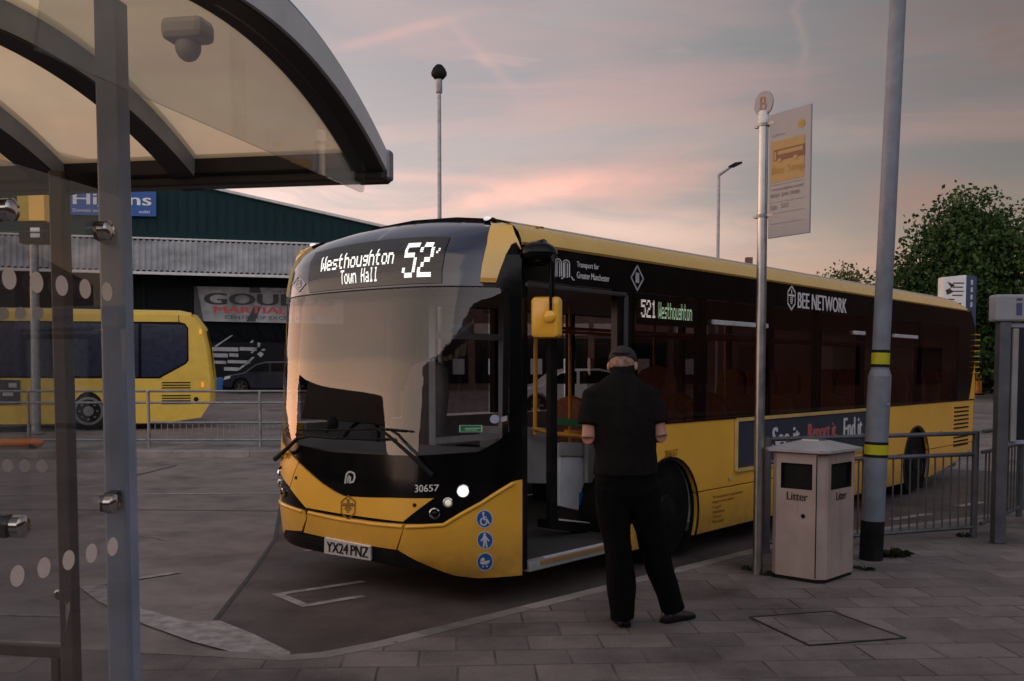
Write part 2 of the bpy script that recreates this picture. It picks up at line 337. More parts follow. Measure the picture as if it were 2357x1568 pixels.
# ------------------------------------------------------------------ ground
def gz(y): return 0.0 if y < 18 else min((y - 18) * .0245, .70)
def ground_mat(name, base, dark, light, jointscale=None, rot=0.0, rough=.75, brick=None, rlo=.45):
    m = bpy.data.materials.new(name); m.use_nodes = True; nt = m.node_tree; N = nt.nodes; L = nt.links; b = N['Principled BSDF']
    tcn = N.new('ShaderNodeTexCoord')
    def nz(s, d=6, r=.6, vec=None):
        n = N.new('ShaderNodeTexNoise'); n.inputs['Scale'].default_value = s; n.inputs['Detail'].default_value = d; n.inputs['Roughness'].default_value = r
        L.new(vec or tcn.outputs['Object'], n.inputs['Vector']); return n.outputs['Fac']
    def ramp(f, st):
        r_ = N.new('ShaderNodeValToRGB'); el = r_.color_ramp.elements
        while len(el) > 1: el.remove(el[-1])
        el[0].position = st[0][0]; el[0].color = (*st[0][1], 1)
        for p, c_ in st[1:]: e = el.new(p); e.color = (*c_, 1)
        L.new(f, r_.inputs[0]); return r_.outputs[0]
    def mix(f, a, c_, bl='MIX'):
        n = N.new('ShaderNodeMix'); n.data_type = 'RGBA'; n.blend_type = bl
        for i, x in ((0, f), (6, a), (7, c_)):
            if isinstance(x, (int, float)): n.inputs[i].default_value = x
            elif isinstance(x, tuple): n.inputs[i].default_value = (*x, 1)
            else: L.new(x, n.inputs[i])
        return n.outputs[2]
    big = ramp(nz(.35), [(.35, dark), (.5, base), (.68, light)])
    fine = ramp(nz(120, 3, .7), [(.3, (.72, .72, .72)), (.7, (1.25, 1.25, 1.25))])
    col = mix(1.0, big, fine, 'MULTIPLY')
    med = ramp(nz(2.3, 8, .65), [(.32, (.70, .70, .71)), (.6, (1.1, 1.1, 1.1))])
    col = mix(1.0, col, med, 'MULTIPLY')
    blot = ramp(nz(.9, 7, .62), [(.30, (.50, .49, .49)), (.48, (1.02, 1.02, 1.02))])
    col = mix(1.0, col, blot, 'MULTIPLY')          # oil and damp stains
    vo = N.new('ShaderNodeTexVoronoi'); vo.feature = 'DISTANCE_TO_EDGE' if not brick else 'F1'; vo.inputs['Scale'].default_value = .45 if not brick else 4.5
    wv = N.new('ShaderNodeVectorMath'); wv.operation = 'ADD'; wn_ = N.new('ShaderNodeTexNoise'); wn_.inputs['Scale'].default_value = 1.4; wn_.inputs['Detail'].default_value = 6; L.new(tcn.outputs['Object'], wn_.inputs['Vector'])
    ws_ = N.new('ShaderNodeVectorMath'); ws_.operation = 'SCALE'; ws_.inputs['Scale'].default_value = .6 if not brick else .05; L.new(wn_.outputs['Color'], ws_.inputs[0]); L.new(tcn.outputs['Object'], wv.inputs[0]); L.new(ws_.outputs[0], wv.inputs[1]); L.new(wv.outputs[0], vo.inputs['Vector'])
    cm_ = N.new('ShaderNodeMath'); cm_.operation = 'MULTIPLY'; lt = N.new('ShaderNodeMath'); lt.operation = 'LESS_THAN'; lt.inputs[1].default_value = .006 if not brick else .075; L.new(vo.outputs['Distance'], lt.inputs[0]); L.new(lt.outputs[0], cm_.inputs[0])
    L.new(ramp(nz(.6, 3), [(.50, (0, 0, 0)), (.58, (.65, .65, .65))]), cm_.inputs[1])
    col = mix(cm_.outputs[0], col, (.022, .020, .019) if not brick else (.06, .055, .053))     # cracks in the road, gum on the slabs
    hgt = nz(140, 3, .7); hs = .25
    bp = N.new('ShaderNodeBump'); bp.inputs['Distance'].default_value = .004; bp.inputs['Strength'].default_value = hs
    L.new(hgt, bp.inputs['Height']); nrm = bp.outputs[0]
    if brick:
        mp = N.new('ShaderNodeMapping'); mp.inputs['Rotation'].default_value = (0, 0, rot); L.new(tcn.outputs['Object'], mp.inputs[0])
        # joints wander a little
        add = N.new('ShaderNodeVectorMath'); add.operation = 'ADD'; nn = N.new('ShaderNodeTexNoise'); nn.inputs['Scale'].default_value = 1.6
        L.new(tcn.outputs['Object'], nn.inputs['Vector']); sc_ = N.new('ShaderNodeVectorMath'); sc_.operation = 'SCALE'; sc_.inputs['Scale'].default_value = .035
        L.new(nn.outputs['Color'], sc_.inputs[0]); L.new(mp.outputs[0], add.inputs[0]); L.new(sc_.outputs[0], add.inputs[1])
        bt = N.new('ShaderNodeTexBrick'); bt.inputs['Scale'].default_value = 1.0; bt.inputs['Brick Width'].default_value = brick[0]; bt.inputs['Row Height'].default_value = brick[1]
        bt.inputs['Mortar Size'].default_value = brick[2]; bt.inputs['Mortar Smooth'].default_value = .25; bt.inputs['Bias'].default_value = -.1
        bt.inputs['Color1'].default_value = (.80, .80, .80, 1); bt.inputs['Color2'].default_value = (1.16, 1.15, 1.13, 1); bt.inputs['Mortar'].default_value = (1, 1, 1, 1)
        bt.offset = .5; L.new(add.outputs[0], bt.inputs['Vector'])
        col = mix(1.0, col, bt.outputs['Color'], 'MULTIPLY')
        jn = N.new('ShaderNodeMath'); jn.operation = 'MULTIPLY'; L.new(bt.outputs['Fac'], jn.inputs[0])
        L.new(ramp(nz(1.9, 4), [(.36, (.05, .05, .05)), (.66, (.9, .9, .9))]), jn.inputs[1])
        col = mix(jn.outputs[0], col, (.018, .017, .016))
        bp2 = N.new('ShaderNodeBump'); bp2.inputs['Distance'].default_value = .006; bp2.inputs['Strength'].default_value = .8; bp2.invert = True
        L.new(bt.outputs['Fac'], bp2.inputs['Height']); L.new(nrm, bp2.inputs['Normal']); nrm = bp2.outputs[0]
    L.new(col, b.inputs['Base Color']); L.new(nrm, b.inputs['Normal'])
    mr = N.new('ShaderNodeMapRange'); mr.inputs[3].default_value = rlo; mr.inputs[4].default_value = .92; L.new(nz(1.1, 5), mr.inputs[0]); L.new(mr.outputs[0], b.inputs['Roughness'])
    b.inputs['Specular IOR Level'].default_value = .35
    return m
M['road'] = ground_mat('worn_road_surface', (.195, .165, .156), (.150, .129, .122), (.235, .202, .190))
M['bay'] = ground_mat('bay_asphalt', (.088, .070, .066), (.058, .047, .045), (.115, .094, .088))
M['paving'] = ground_mat('concrete_paving', (.185, .156, .150), (.132, .113, .109), (.230, .195, .186), rot=R(-3), brick=(.42, .30, .007))
M['kerbm'] = ground_mat('kerb_concrete', (.27, .245, .23), (.19, .175, .168), (.33, .30, .29), rot=R(-48), brick=(.92, 5, .006))
M['islandm'] = ground_mat('island_concrete', (.20, .19, .19), (.16, .155, .155), (.25, .24, .24), rot=R(0), brick=(.6, .6, .012))
M['paint_white'] = mat('worn_road_paint', (.31, .285, .28), .7, var=.3, vscale=9, bump=.1, col2=(.15, .13, .125))
M['joint'] = mat('road_joint_sealant', (.018, .017, .016), .6, var=.3)

ys = [-80, -20, 0, 18, 22, 26, 30, 34, 38, 42, 46.6, 60, 120, 400, 1600]; xs = [-1500, -200, -60, -20, 0, 20, 60, 200, 1500]
mb = MB(); mb.add([(x, y, gz(y)) for y in ys for x in xs], [(j * len(xs) + i, j * len(xs) + i + 1, (j + 1) * len(xs) + i + 1, (j + 1) * len(xs) + i) for j in range(len(ys) - 1) for i in range(len(xs) - 1)])
struct(mb.build('road', M['road'], recalc=False))

PZ = .12
def kerb_run(pts, w, z0, z1, mb):
    """kerb stones following pts, w to the left of the run"""
    pts = [Vector((p[0], p[1], 0)) for p in pts]; n = len(pts); inn = []
    for i in range(n):
        d = (pts[min(i + 1, n - 1)] - pts[max(i - 1, 0)]).normalized(); inn.append(pts[i] + Vector((-d.y, d.x, 0)) * w)
    r = .018
    rings = [[Vector((p.x, p.y, z0)), Vector((p.x, p.y, z1 - r)), p + (q - p).normalized() * r + Vector((0, 0, z1)), q + Vector((0, 0, z1)), q + Vector((0, 0, z0))] for p, q in zip(pts, inn)]
    mb.loft(rings); return inn
# near pavement: left kerb, corner by the bay, edge along the bus, then along the railing
edge = [(-30, 10.70), (-9, 6.98), (-3.05, 5.93), (-1.55, 5.655), (-1.24, 5.60)]
edge += [(-1.10, 5.64), (-.81, 5.87), (-.33, 6.36), (.30, 7.02), (1.0, 7.76), (2.13, 8.94), (2.72, 9.52), (3.3, 9.92), (5.9, 11.48), (9.5, 13.4), (30, 24)]
kb = MB(); inner = kerb_run(list(reversed(edge)), .135, -.05, PZ + .004, kb)
struct(kb.build('kerb', M['kerbm'], smooth=35))
pv = MB(); poly = [(p.x, p.y, PZ) for p in reversed(inner)] + [(30, -40, PZ), (-30, -40, PZ)]
pv.add(poly, [tuple(range(len(poly)))]); struct(pv.build('pavement', M['paving']))

def sheet(name, pts, m, z, lab=None):
    b_ = MB(); pts = [Vector((p[0], p[1], z)) for p in pts]; b_.add(pts, [tuple(range(len(pts)))]); o = b_.build(name, m)
    for p in o.data.polygons:
        if p.normal.z < 0: p.flip()
    return struct(o)
def stroke(name, pts, w, m, z, jit=.0):
    pts = [Vector((p[0], p[1], 0)) for p in pts]; b_ = MB(); row = []
    for i, p in enumerate(pts):
        d0 = (p - pts[i - 1]).normalized() if i else None; d1 = (pts[i + 1] - p).normalized() if i < len(pts) - 1 else None
        d = ((d0 or d1) + (d1 or d0)).normalized(); n_ = Vector((-d.y, d.x, 0)); k = 1 / max(.4, n_.dot(Vector((-(d1 or d0).y, (d1 or d0).x, 0))))
        row += [p + n_ * w / 2 * k + Vector((0, 0, z)), p - n_ * w / 2 * k + Vector((0, 0, z))]
    for i in range(len(pts) - 1): b_.add([row[2 * i], row[2 * i + 1], row[2 * i + 3], row[2 * i + 2]], [(0, 1, 2, 3)])
    o = b_.build(name, m)
    for p in o.data.polygons:
        if p.normal.z < 0: p.flip()
    return struct(o)
G0 = lambda px, py: onz(px, py, 0)
# dark parking bay under the bus, sealant joint at its edge, worn white wedge and bay letters
jA, jB = G0(632, 1243), G0(470, 1462)
bay = [jB, jA, (-3.2, 14.0), (4.4, 20.0), (9.2, 16.2), (9.2, 13.0), (5.9, 11.40), (2.6, 9.42), (-.33, 6.30), (-1.1, 5.6), (-1.25, 5.56)]
sheet('bay_surface', bay, M['bay'], .004)
stroke('road_joint', [jB, (jA + jB) / 2 + Vector((.015, 0, 0)), jA, Vector((-3.2, 14.0, 0))], .035, M['joint'], .008)
wedge = [G0(180, 1352), G0(240, 1350), G0(330, 1405), G0(436, 1435), G0(505, 1432), G0(580, 1462), G0(668, 1505), G0(664, 1530), G0(560, 1512), G0(440, 1480), G0(330, 1440), G0(222, 1385)]
sheet('white_wedge_marking', wedge, M['paint_white'], .012)
stroke('bay_letter_marking', [G0(838, 1340), G0(640, 1370), G0(702, 1396), G0(835, 1374)], .075, M['paint_white'], .008)
stroke('bay_letter_marking', [G0(700, 1270), G0(770, 1262)], .06, M['paint_white'], .008)
stroke('lane_marking', [G0(190, 1353), G0(412, 1319)], .07, M['paint_white'], .008)
stroke('lane_marking', [G0(-300, 1140), G0(325, 1138), G0(640, 1136), G0(900, 1134)], .11, M['paint_white'], .005)
stroke('lane_marking', [G0(-200, 1411), G0(140, 1419)], .05, M['paint_white'], .005)
stroke('tar_seam', [G0(-300, 1174), G0(330, 1174), G0(640, 1177)], .03, M['joint'], .004)
stroke('tar_seam', [G0(300, 1098), G0(420, 1068)], .06, M['joint'], .004)
for a, b_ in (((2050, 1198), (2140, 1184)), ((2205, 1167), (2262, 1157))): stroke('lane_marking', [G0(*a), G0(*b_)], .12, M['paint_white'], .009)
for a, b_ in (((2245, 1031), (2310, 1026)), ((2245, 1062), (2360, 1046)), ((2300, 1012), (2360, 1006))): stroke('lane_marking', [G0(*a), G0(*b_)], .25, M['paint_white'], .005)
# pavement access cover
cv = [onz(*p, PZ) for p in ((1725, 1422), (1912, 1408), (2083, 1470), (1862, 1487))]
cen = sum(cv, Vector()) / 4
mh = thing('access_cover', 'diamond shaped steel framed access cover set in the paving', 'access cover', (cen.x, cen.y, PZ))
b_ = MB()
for i in range(4):
    p, q = cv[i], cv[(i + 1) % 4]; b_.bar(p + Vector((0, 0, .002)), q + Vector((0, 0, .002)), .014, .010)
b_.build('frame', M['joint'], mh)
b_ = MB(); b_.add([cen + (p - cen) * .965 + Vector((0, 0, .004)) for p in cv], [(0, 1, 2, 3)]); b_.build('lid', M['paving'], mh)

# ------------------------------------------------------------------ traffic island on the left
iz = gz(19.5) + .13
isl = [(-40, 18.6), (-7.13, 19.35), (-3.0, 19.45), (2.5, 19.6)]
kb = MB(); inn = kerb_run(list(reversed(isl)) if False else isl, .15, -.05, iz, kb)
struct(kb.build('island_kerb', M['kerbm'], smooth=35))
pi = MB(); pp = [(p.x, p.y, iz) for p in inn] + [(2.5, 23.9, iz + .02), (-40, 23.4, iz + .02)]; pi.add(pp, [tuple(range(len(pp)))]); struct(pi.build('island', M['islandm']))
M['rail'] = mat('guard_rail_galvanised', (.24, .245, .26), .5, metal=.6, var=.2)
def guard_rail(name, label, cat, p0, p1, posts, h, rails, bars=None, group=None, r=.024, barn=0, pr=.03, m=None, z0=0.0):
    """posts at fractions along the run, rails at heights, optional bars between two rail heights"""
    m = m or M['rail']; p0, p1 = Vector(p0), Vector(p1)
    t = thing(name, label, cat, p0, group); d = p1 - p0
    for f in posts:
        q = p0 + d * f; MB().tube([q, q + Vector((0, 0, h))], pr, 10).build('post', m, t, 40)
    for z in rails:
        MB().tube([p0 + Vector((0, 0, z)), p1 + Vector((0, 0, z))], r, 8).build('rail', m, t, 40)
    if bars:
        b_ = MB()
        for i in range(1, barn):
            q = p0 + d * (i / barn); b_.tube([q + Vector((0, 0, bars[0])), q + Vector((0, 0, bars[1]))], bars[2], 6, False)
        b_.build('infill_bars', m, t, 40)
    return t
def ipt(px, Y=20.45): q = onz(px, 1030, iz); return Vector(((px - CX) / FPX * q.y, q.y, iz))
xa, xb, xc, xd = ipt(-220), ipt(64), ipt(334), ipt(594)
guard_rail('guard_railing', 'grey two rail guard railing in front of the far yellow bus wheel', 'railing', xa, xc, (.0, .513), 1.13, (1.13, .90, .15), group='guard railings on the traffic island')
guard_rail('guard_railing', 'grey barred guard railing ending behind the front of the near bus', 'railing', xc + Vector((.06, 0, 0)), ipt(860), (0, .495, 1), 1.13, (1.13, .90, .50, .15), bars=(.15, .50, .008), barn=36, group='guard railings on the traffic island')
for o in COL.objects:
    pass
bz = Vector((0, 0, 0))
ob = thing('barrier_tube', 'low orange barrier tube lying along the island edge', 'barrier', ipt(60))
q0, q1 = aty(-260, 1022, 19.8), aty(100, 1019, 19.9)
MB().tube([q0, q0.lerp(q1, .5), q1 - Vector((.08, 0, 0)), q1], [.085, .09, .085, .03], 12).build('tube', mat('orange_plastic', (.60, .16, .02), .45, var=.15), ob, 50)
b_ = MB()
for f in (.1, .45, .93): q = q0.lerp(q1, f); b_.box((q.x, q.y, (q.z + iz) / 2 - .02), (.08, .16, max(.03, q.z - iz)))
b_.build('foot', M['matt_black'], ob)

# stop post on the island with a yellow flag box
sp0 = onz(83, 998, iz + .02); sp = thing('bus_stop_post', 'grey post with yellow sign box and dark display seen left of the shelter posts', 'bus stop', sp0)
b_ = MB(); b_.tube([sp0, aty(78, 540, sp0.y)], [.115, .10], 14); b_.build('post', M['galv'], sp, 40)
b_ = MB(); b_.lathe([(.2, 0), (.2, .03), (.13, .05)], sp0); b_.build('base_plate', M['galv'], sp, 40)
c0, c1 = aty(45, 510, sp0.y - .15), aty(104, 446, sp0.y - .15)
b_ = MB(); b_.box(((c0.x + c1.x) / 2, sp0.y, (c0.z + c1.z) / 2), (c1.x - c0.x, .45, c1.z - c0.z)); b_.build('yellow_box', M['yellow'], sp, bevel=.02)
b_ = MB(); b_.box((c0.x + .12, sp0.y - .228, (c0.z + c1.z) / 2), (.26, .006, c1.z - c0.z - .04)); b_.build('side_label', mat('label_gold', (.45, .30, .02), .5), sp)
c0, c1 = aty(45, 560, sp0.y - .15), aty(103, 511, sp0.y - .15)
b_ = MB(); b_.box(((c0.x + c1.x) / 2, sp0.y, (c0.z + c1.z) / 2 - .01), (c1.x - c0.x, .4, c1.z - c0.z - .02)); db = b_.build('display_box', M['matt_black'], sp, bevel=.02)
b_ = MB()
for z in (.36, .62): b_.box((c1.x - .22, sp0.y - .203, c0.z + (c1.z - c0.z) * z), (.22, .006, .10))
b_.build('label_strip', M['plate'], db)

# ------------------------------------------------------------------ warehouse with shopfront
WD = Vector((.955, .296, 0)); WN = Vector((.296, -.955, 0)); WP = Vector((-12.5, 47.0, 0))     # along the facade, towards us, a point of it
def wpt(px, py, off=0.0): return onplane(px, py, WP + WN * off, WN)
bz0 = gz(47)
M['green_clad'] = mat('dark_green_cladding', (.004, .024, .029), .6, var=.12, vscale=1.2, spec=.15)
M['clad_trim'] = mat('pale_verge_trim', (.55, .54, .54), .5)
M['corrug'] = mat('white_corrugated_sheet', (.30, .305, .32), .55, var=.25, vscale=.8)
M['shop_dark'] = mat('dark_shopfront', (.004, .005, .008), .4, var=.3, spec=.12)
M['window_print'] = mat('window_print', (.30, .31, .33), .5, var=.2, vscale=3)
wh = thing('warehouse', 'dark green warehouse with sloping roof edge and white corrugated canopy', 'warehouse', WP + Vector((0, 0, bz0)))
gab = [wpt(-420, 232), wpt(498, 436), wpt(860, 517), wpt(1010, 550)]
low = [wpt(1010, 690), wpt(-420, 690)]
b_ = MB(); poly = gab + [Vector((low[0].x, low[0].y, 3)), Vector((low[1].x, low[1].y, 3))]
back = Vector((-.296, .955, 0)) * 24
n = len(poly); b_.add(poly + [p + back for p in poly], [tuple(range(n)), tuple(range(n, 2 * n))] + [(i, (i + 1) % n, n + (i + 1) % n, n + i) for i in range(n)])
gw_ = b_
b_ = MB()
for i in range(3): b_.bar(gab[i] + WN * .12, gab[i + 1] + WN * .12, .18, .12)
b_.build('roof_verge', M['clad_trim'], wh)
b_ = gw_     # vertical ribs of the cladding
L0, L1 = gab[0], gab[3]
for i in range(1, 60):
    f = i / 60; p = L0.lerp(L1, f); zt = np.interp(f, [0, 1], [gab[0].z, gab[3].z])
    b_.box((p.x + WN.x * .02, p.y + WN.y * .02, (zt - .3 + 8.0) / 2), (.05, .05, max(.1, zt - .3 - 8.0)), (WD, WN, (0, 0, 1)))
b_.build('gable_wall', M['green_clad'], wh)
cb0, cb1 = wpt(-420, 602, 2.4), wpt(1010, 641.5, 2.4); ct0, ct1 = wpt(-420, 528, .06), wpt(1010, 574, .06)
b_ = MB(); nseg = 420; rows = []
for i in range(nseg + 1):
    f = i / nseg; dz_ = .035 * (1 if (i // 2) % 2 else -1)
    rows.append((ct0.lerp(ct1, f) + Vector((0, 0, dz_)), cb0.lerp(cb1, f) + Vector((0, 0, dz_))))
for i in range(nseg): b_.add([rows[i][0], rows[i][1], rows[i + 1][1], rows[i + 1][0]], [(0, 1, 2, 3)])
b_.build('canopy', M['corrug'], wh)
b_ = MB(); b_.bar(cb0 - Vector((0, 0, .10)), cb1 - Vector((0, 0, .10)), .10, .12); b_.bar(ct0 + Vector((0, 0, .08)), ct1 + Vector((0, 0, .08)), .08, .07); b_.build('gutter', M['clad_trim'], wh)
s0, s1 = wpt(-420, 700), wpt(1010, 700)
b_ = MB(); b_.add([Vector((s0.x, s0.y, bz0 - .3)), Vector((s1.x, s1.y, bz0 - .3)), Vector((s1.x, s1.y, 7.4)), Vector((s0.x, s0.y, 7.4))], [(0, 1, 2, 3)]); b_.build('shopfront', M['shop_dark'], wh)
b_ = MB()
for px in (-300, -120, 30, 170, 330, 440, 660, 800):
    p = wpt(px, 700, .05); b_.box((p.x, p.y, 3.2), (.12, .10, 5.2), (WD, WN, (0, 0, 1)))
b_.build('window_mullions', M['matt_black'], wh)
b_ = MB()
for (x0, y0, x1, y1) in ((478, 799, 548, 808), (551, 799, 590, 807), (487, 813, 524, 822), (527, 813, 548, 821), (480, 830, 520, 837), (523, 829, 575, 836), (515, 845, 548, 853)):
    b_.add([wpt(x0, y0, .04), wpt(x1, y0 + 1, .04), wpt(x1, y1 + 1, .04), wpt(x0, y1, .04)], [(0, 1, 2, 3)])
for q in (((493, 797), (497, 799), (536, 772), (531, 772)), ((576, 813), (581, 813), (592, 800), (586, 800)), ((562, 838), (568, 840), (586, 822), (580, 822)), ((543, 852), (551, 852), (566, 840), (559, 840)),
          ((591, 815), (599, 809), (607, 815), (600, 823)), ((592, 788), (600, 790), (596, 800), (593, 799)), ((600, 806), (608, 802), (611, 807), (604, 808)), ((575, 787), (582, 782), (583, 788), (576, 790))):
    b_.add([wpt(x, y, .04) for x, y in q], [(0, 1, 2, 3)])
b_.build('window_lettering', M['window_print'], wh)
b_ = MB(); b_.add([wpt(485, 870, .04), wpt(512, 868, .04), wpt(512, 900, .04), wpt(485, 900, .04)], [(0, 1, 2, 3)]); b_.build('window_poster', M['blue'], wh)

def wsign(name, label, cat, px0, py0, px1, py1, off, m):
    tl, tr, br, bl = wpt(px0, py0, off), wpt(px1, py0 + (px1 - px0) * .022, off), wpt(px1, py1 + (px1 - px0) * .022, off), wpt(px0, py1, off)
    t = thing(name, label, cat, (tl + br) / 2); b2 = MB(); c_ = [tl, tr, br, bl]; b2.add(c_ + [p - WN * .12 for p in c_], [(0, 1, 2, 3), (7, 6, 5, 4), (0, 4, 5, 1), (1, 5, 6, 2), (2, 6, 7, 3), (3, 7, 4, 0)])
    b2.build('board', m, t)
    ux = (tr - tl); uy = (tl - bl)
    return t, (lambda x, y, k=0: bl + ux * x + uy * y + WN * (.012 + .003 * k))
M['sign_bright'] = mat('bright_blue_sign', (.006, .075, .30), .5, var=.06)
t, f = wsign('shop_sign', 'bright blue rectangular shop sign high on the green warehouse wall', 'sign', 158, 437, 359, 494, .25, M['sign_bright'])
b_ = MB(); lettering(b_, 'Higgins', f, .05, .27, .89, .62, bold=.006)
b_.build('lettering', M['white_print'], t)
b_ = MB(); lettering(b_, 'Domestic and', f, .045, .12, .30, .13); lettering(b_, 'outlet', f, .80, .10, .13, .13); b_.build('small_lettering', M['white_print'], t)
M['banner'] = mat('banner_vinyl', (.30, .31, .33), .5, var=.45, vscale=.9)
t, f = wsign('shop_banner', 'white banner with black and red lettering hung on the dark shopfront', 'banner', 446, 659, 790, 739, .35, M['banner'])
b_ = MB(); lettering(b_, 'GOULDS', f, .07, .48, .86, .34, shear=.0009 * 0, bold=.008)
lettering(b_, 'LIVE IN THE HEART OF ALL', f, .52, .86, .4, .08)
b_.build('lettering', M['text_black'], t)
b_ = MB(); lettering(b_, 'MARTIAL ARTS', f, .13, .245, .80, .19, bold=.004); b_.build('red_lettering', M['red'], t)
b_ = MB(); lettering(b_, 'CENTRE OF EXCELLENCE', f, .20, .07, .60, .10); b_.build('small_lettering', M['text_black'], t)
b_ = MB(); b_.add([f(.0, 0), f(.06, 0), f(.02, 1), f(.0, 1)], [(0, 1, 2, 3)]); b_.add([f(.34, .0, 0), f(.40, .0), f(.44, .45), f(.39, .45)], [(0, 1, 2, 3)]); b_.add([f(.36, .84), f(.44, .84), f(.43, 1), f(.36, 1)], [(0, 1, 2, 3)])
b_.build('figure_print', mat('banner_grey', (.05, .05, .06), .6, var=.4), t)

# ------------------------------------------------------------------ dark hatchback parked at the shop
def car(px, Y, label, paint='car'):
    g = gz(Y); p0 = Vector(((px - CX) / FPX * Y, Y, g)); t = thing('parked_car', label, 'car', p0)
    ax = Vector((.985, .17, 0)); ay = Vector((-.17, .985, 0)); az = Vector((0, 0, 1))
    C_ = lambda x, y, z: p0 + ax * x + ay * y + az * z
    arch = lambda cx, r: [(cx + r * math.cos(a), .32 + r * math.sin(a)) for a in np.linspace(math.pi, 0, 9)]
    prof = [(-2.05, .35), (-2.08, .62), (-1.95, .80), (-1.15, .95), (-.62, 1.32), (-.2, 1.44), (.7, 1.45), (1.35, 1.32), (1.78, 1.0), (2.0, .92), (2.04, .40), (1.75, .26)] + list(reversed(arch(1.25, .37))) + [(.8, .22), (-.85, .22)] + list(reversed(arch(-1.28, .37))) + [(-1.75, .26)]
    b2 = MB(); b2.prism(prof, C_(0, 0, 0), ax, az, ay * 1.7); b2.build('body', M[paint], t, bevel=.05)
    b2 = MB(); b2.prism([(-1.0, .98), (-.56, 1.29), (-.05, 1.37), (-.05, .98)], C_(0, -.006, 0), ax, az, ay * -.004); b2.prism([(.05, .98), (.05, 1.37), (.68, 1.38), (1.22, 1.27), (1.45, 1.0)], C_(0, -.006, 0), ax, az, ay * -.004)
    b2.build('window', M['black'], t)
    for cx in (-1.28, 1.25):
        wv = MB(); wv.lathe([(.22, -.02), (.31, -.02), (.325, .05), (.325, .18), (.2, .2)], C_(cx, .05, .325), ay, 20); wl_ = wv.build('wheel', M['rubber'], t, 40)
        rv = MB()
        for k in range(5):
            a = k * 2 * math.pi / 5; d = ax * math.cos(a) + az * math.sin(a); rv.bar(C_(cx, .03, .325) + d * .04, C_(cx, .03, .325) + d * .21, .02, .085, d.cross(ay))
        rv.build('rim', M['chrome'], wl_)
    b2 = MB(); b2.prism([(-2.0, .62), (-1.98, .76), (-1.72, .80), (-1.75, .68)], C_(0, -.008, 0), ax, az, ay * -.006); b2.build('headlight', M['grey_print'], t)
    b2 = MB(); b2.prism([(1.8, .8), (1.78, .98), (1.95, .9), (1.99, .78)], C_(0, -.008, 0), ax, az, ay * -.006); b2.build('tail_light', M['red'], t)
M['car'] = mat('dark_car_paint', (.008, .011, .020), .2, coat=.5, var=.1); M['car_silver'] = mat('silver_car_paint', (.45, .45, .46), .3, coat=.5, var=.06)
car(1330, 31, 'silver hatchback seen through the open door of the near bus', 'car_silver')
car(622, 45.2, 'dark hatchback with silver five spoke wheels parked in front of the shopfront')

# ------------------------------------------------------------------ slim masts, far signs, houses
def mast(px, ytop, Y, name, label, cat, r, group=None):
    g = gz(Y); top = aty(px, ytop, Y); p0 = Vector((top.x, Y, g)); t = thing(name, label, cat, p0, group); MB().tube([p0, p0 + Vector((0, 0, 1.6)), top], [r * 1.5, r * 1.1, r], 12).build('pole', M['galv'], t, 40); return t, top
t, top = mast(1010, 182, 22, 'camera_mast', 'tall slim mast with dark camera head behind the bus', 'camera mast', .042)
b_ = MB(); b_.lathe([(.06, 0), (.07, .02), (.07, .35), (.05, .36)], top - Vector((0, 0, .3))); b_.build('collar', M['galv'], t, 40)
b_ = MB(); b_.lathe([(.02, -.03), (.10, .0), (.165, .07), (.17, .13), (.13, .22), (.07, .29), (.01, .315)], top, n=22); hd = b_.build('camera_head', M['matt_black'], t, 60)
b_ = MB(); b_.lathe([(.05, -.05), (.055, .02)], top); b_.build('neck', M['galv'], hd, 40)
t, top = mast(1654, 404, 34, 'street_lamp', 'slim far street lamp with upturned arm seen above the bus roof', 'street lamp', .05)
a1 = aty(1683, 384, 34); a2 = aty(1707, 376, 34)
b_ = MB(); b_.tube([top, a1], [.045, .035], 8); b_.build('arm', M['galv'], t, 40)
b_ = MB(); d = (a2 - a1).normalized(); b_.loft([[a1 - d * .1 + Vector((0, y, z)) for y, z in ((-.05, 0), (.05, 0), (.05, .05), (-.05, .05))], [a1 + d * .1 + Vector((0, y, z)) for y, z in ((-.13, -.04), (.13, -.04), (.10, .09), (-.10, .09))], [a2 + Vector((0, y, z)) for y, z in ((-.08, -.01), (.08, -.01), (.06, .05), (-.06, .05))]]); b_.build('lamp_head', M['matt_black'], t, 30)

# flag box of the next stop behind the bus
Y = 20.5; fl = [aty(2171, 638, Y), aty(2224, 633, Y), aty(2248, 636, Y + .5)]
t = thing('stop_flag_sign', 'white and blue flag box of the next stop showing over the rear of the bus', 'sign', Vector((fl[1].x, Y + .05, 0)))
b_ = MB(); b_.tube([Vector((fl[1].x, Y + .12, 0)), Vector((fl[1].x, Y + .12, fl[1].z))], .05, 12); b_.build('post', M['galv'], t, 40)
zb = aty(2200, 708, Y).z; zt = fl[0].z
b_ = MB(); b_.add([fl[0], fl[1], Vector((fl[1].x, Y, zb)), Vector((fl[0].x, Y, zb)), fl[0] + Vector((0, .25, 0)), fl[1] + Vector((0, .25, 0)), Vector((fl[1].x, Y + .25, zb)), Vector((fl[0].x, Y + .25, zb))], [(0, 1, 2, 3), (4, 5, 6, 7), (0, 1, 5, 4), (2, 3, 7, 6), (0, 3, 7, 4)])
pn = b_.build('white_panel', M['plate'], t)
b_ = MB(); wdt = fl[1].x - fl[0].x
for i, (a, c_) in enumerate(((.42, .9), (.42, .86), (.42, .9), (.40, .85), (.12, .5), (.12, .8), (.12, .7))):
    z = zt - .12 - .082 * i; b_.box((fl[0].x + wdt * (a + c_) / 2, Y - .004, z), (wdt * (c_ - a), .004, .022))
b_.prism([(0, .0), (.14, .07), (.05, .12), (.16, .2), (.0, .27), (.08, .15), (-.03, .10)], (fl[0].x + .08, Y - .004, zt - .36), (1, 0, 0), (0, 0, 1), (0, -.003, 0))
b_.build('timetable_print', M['text_black'], pn)
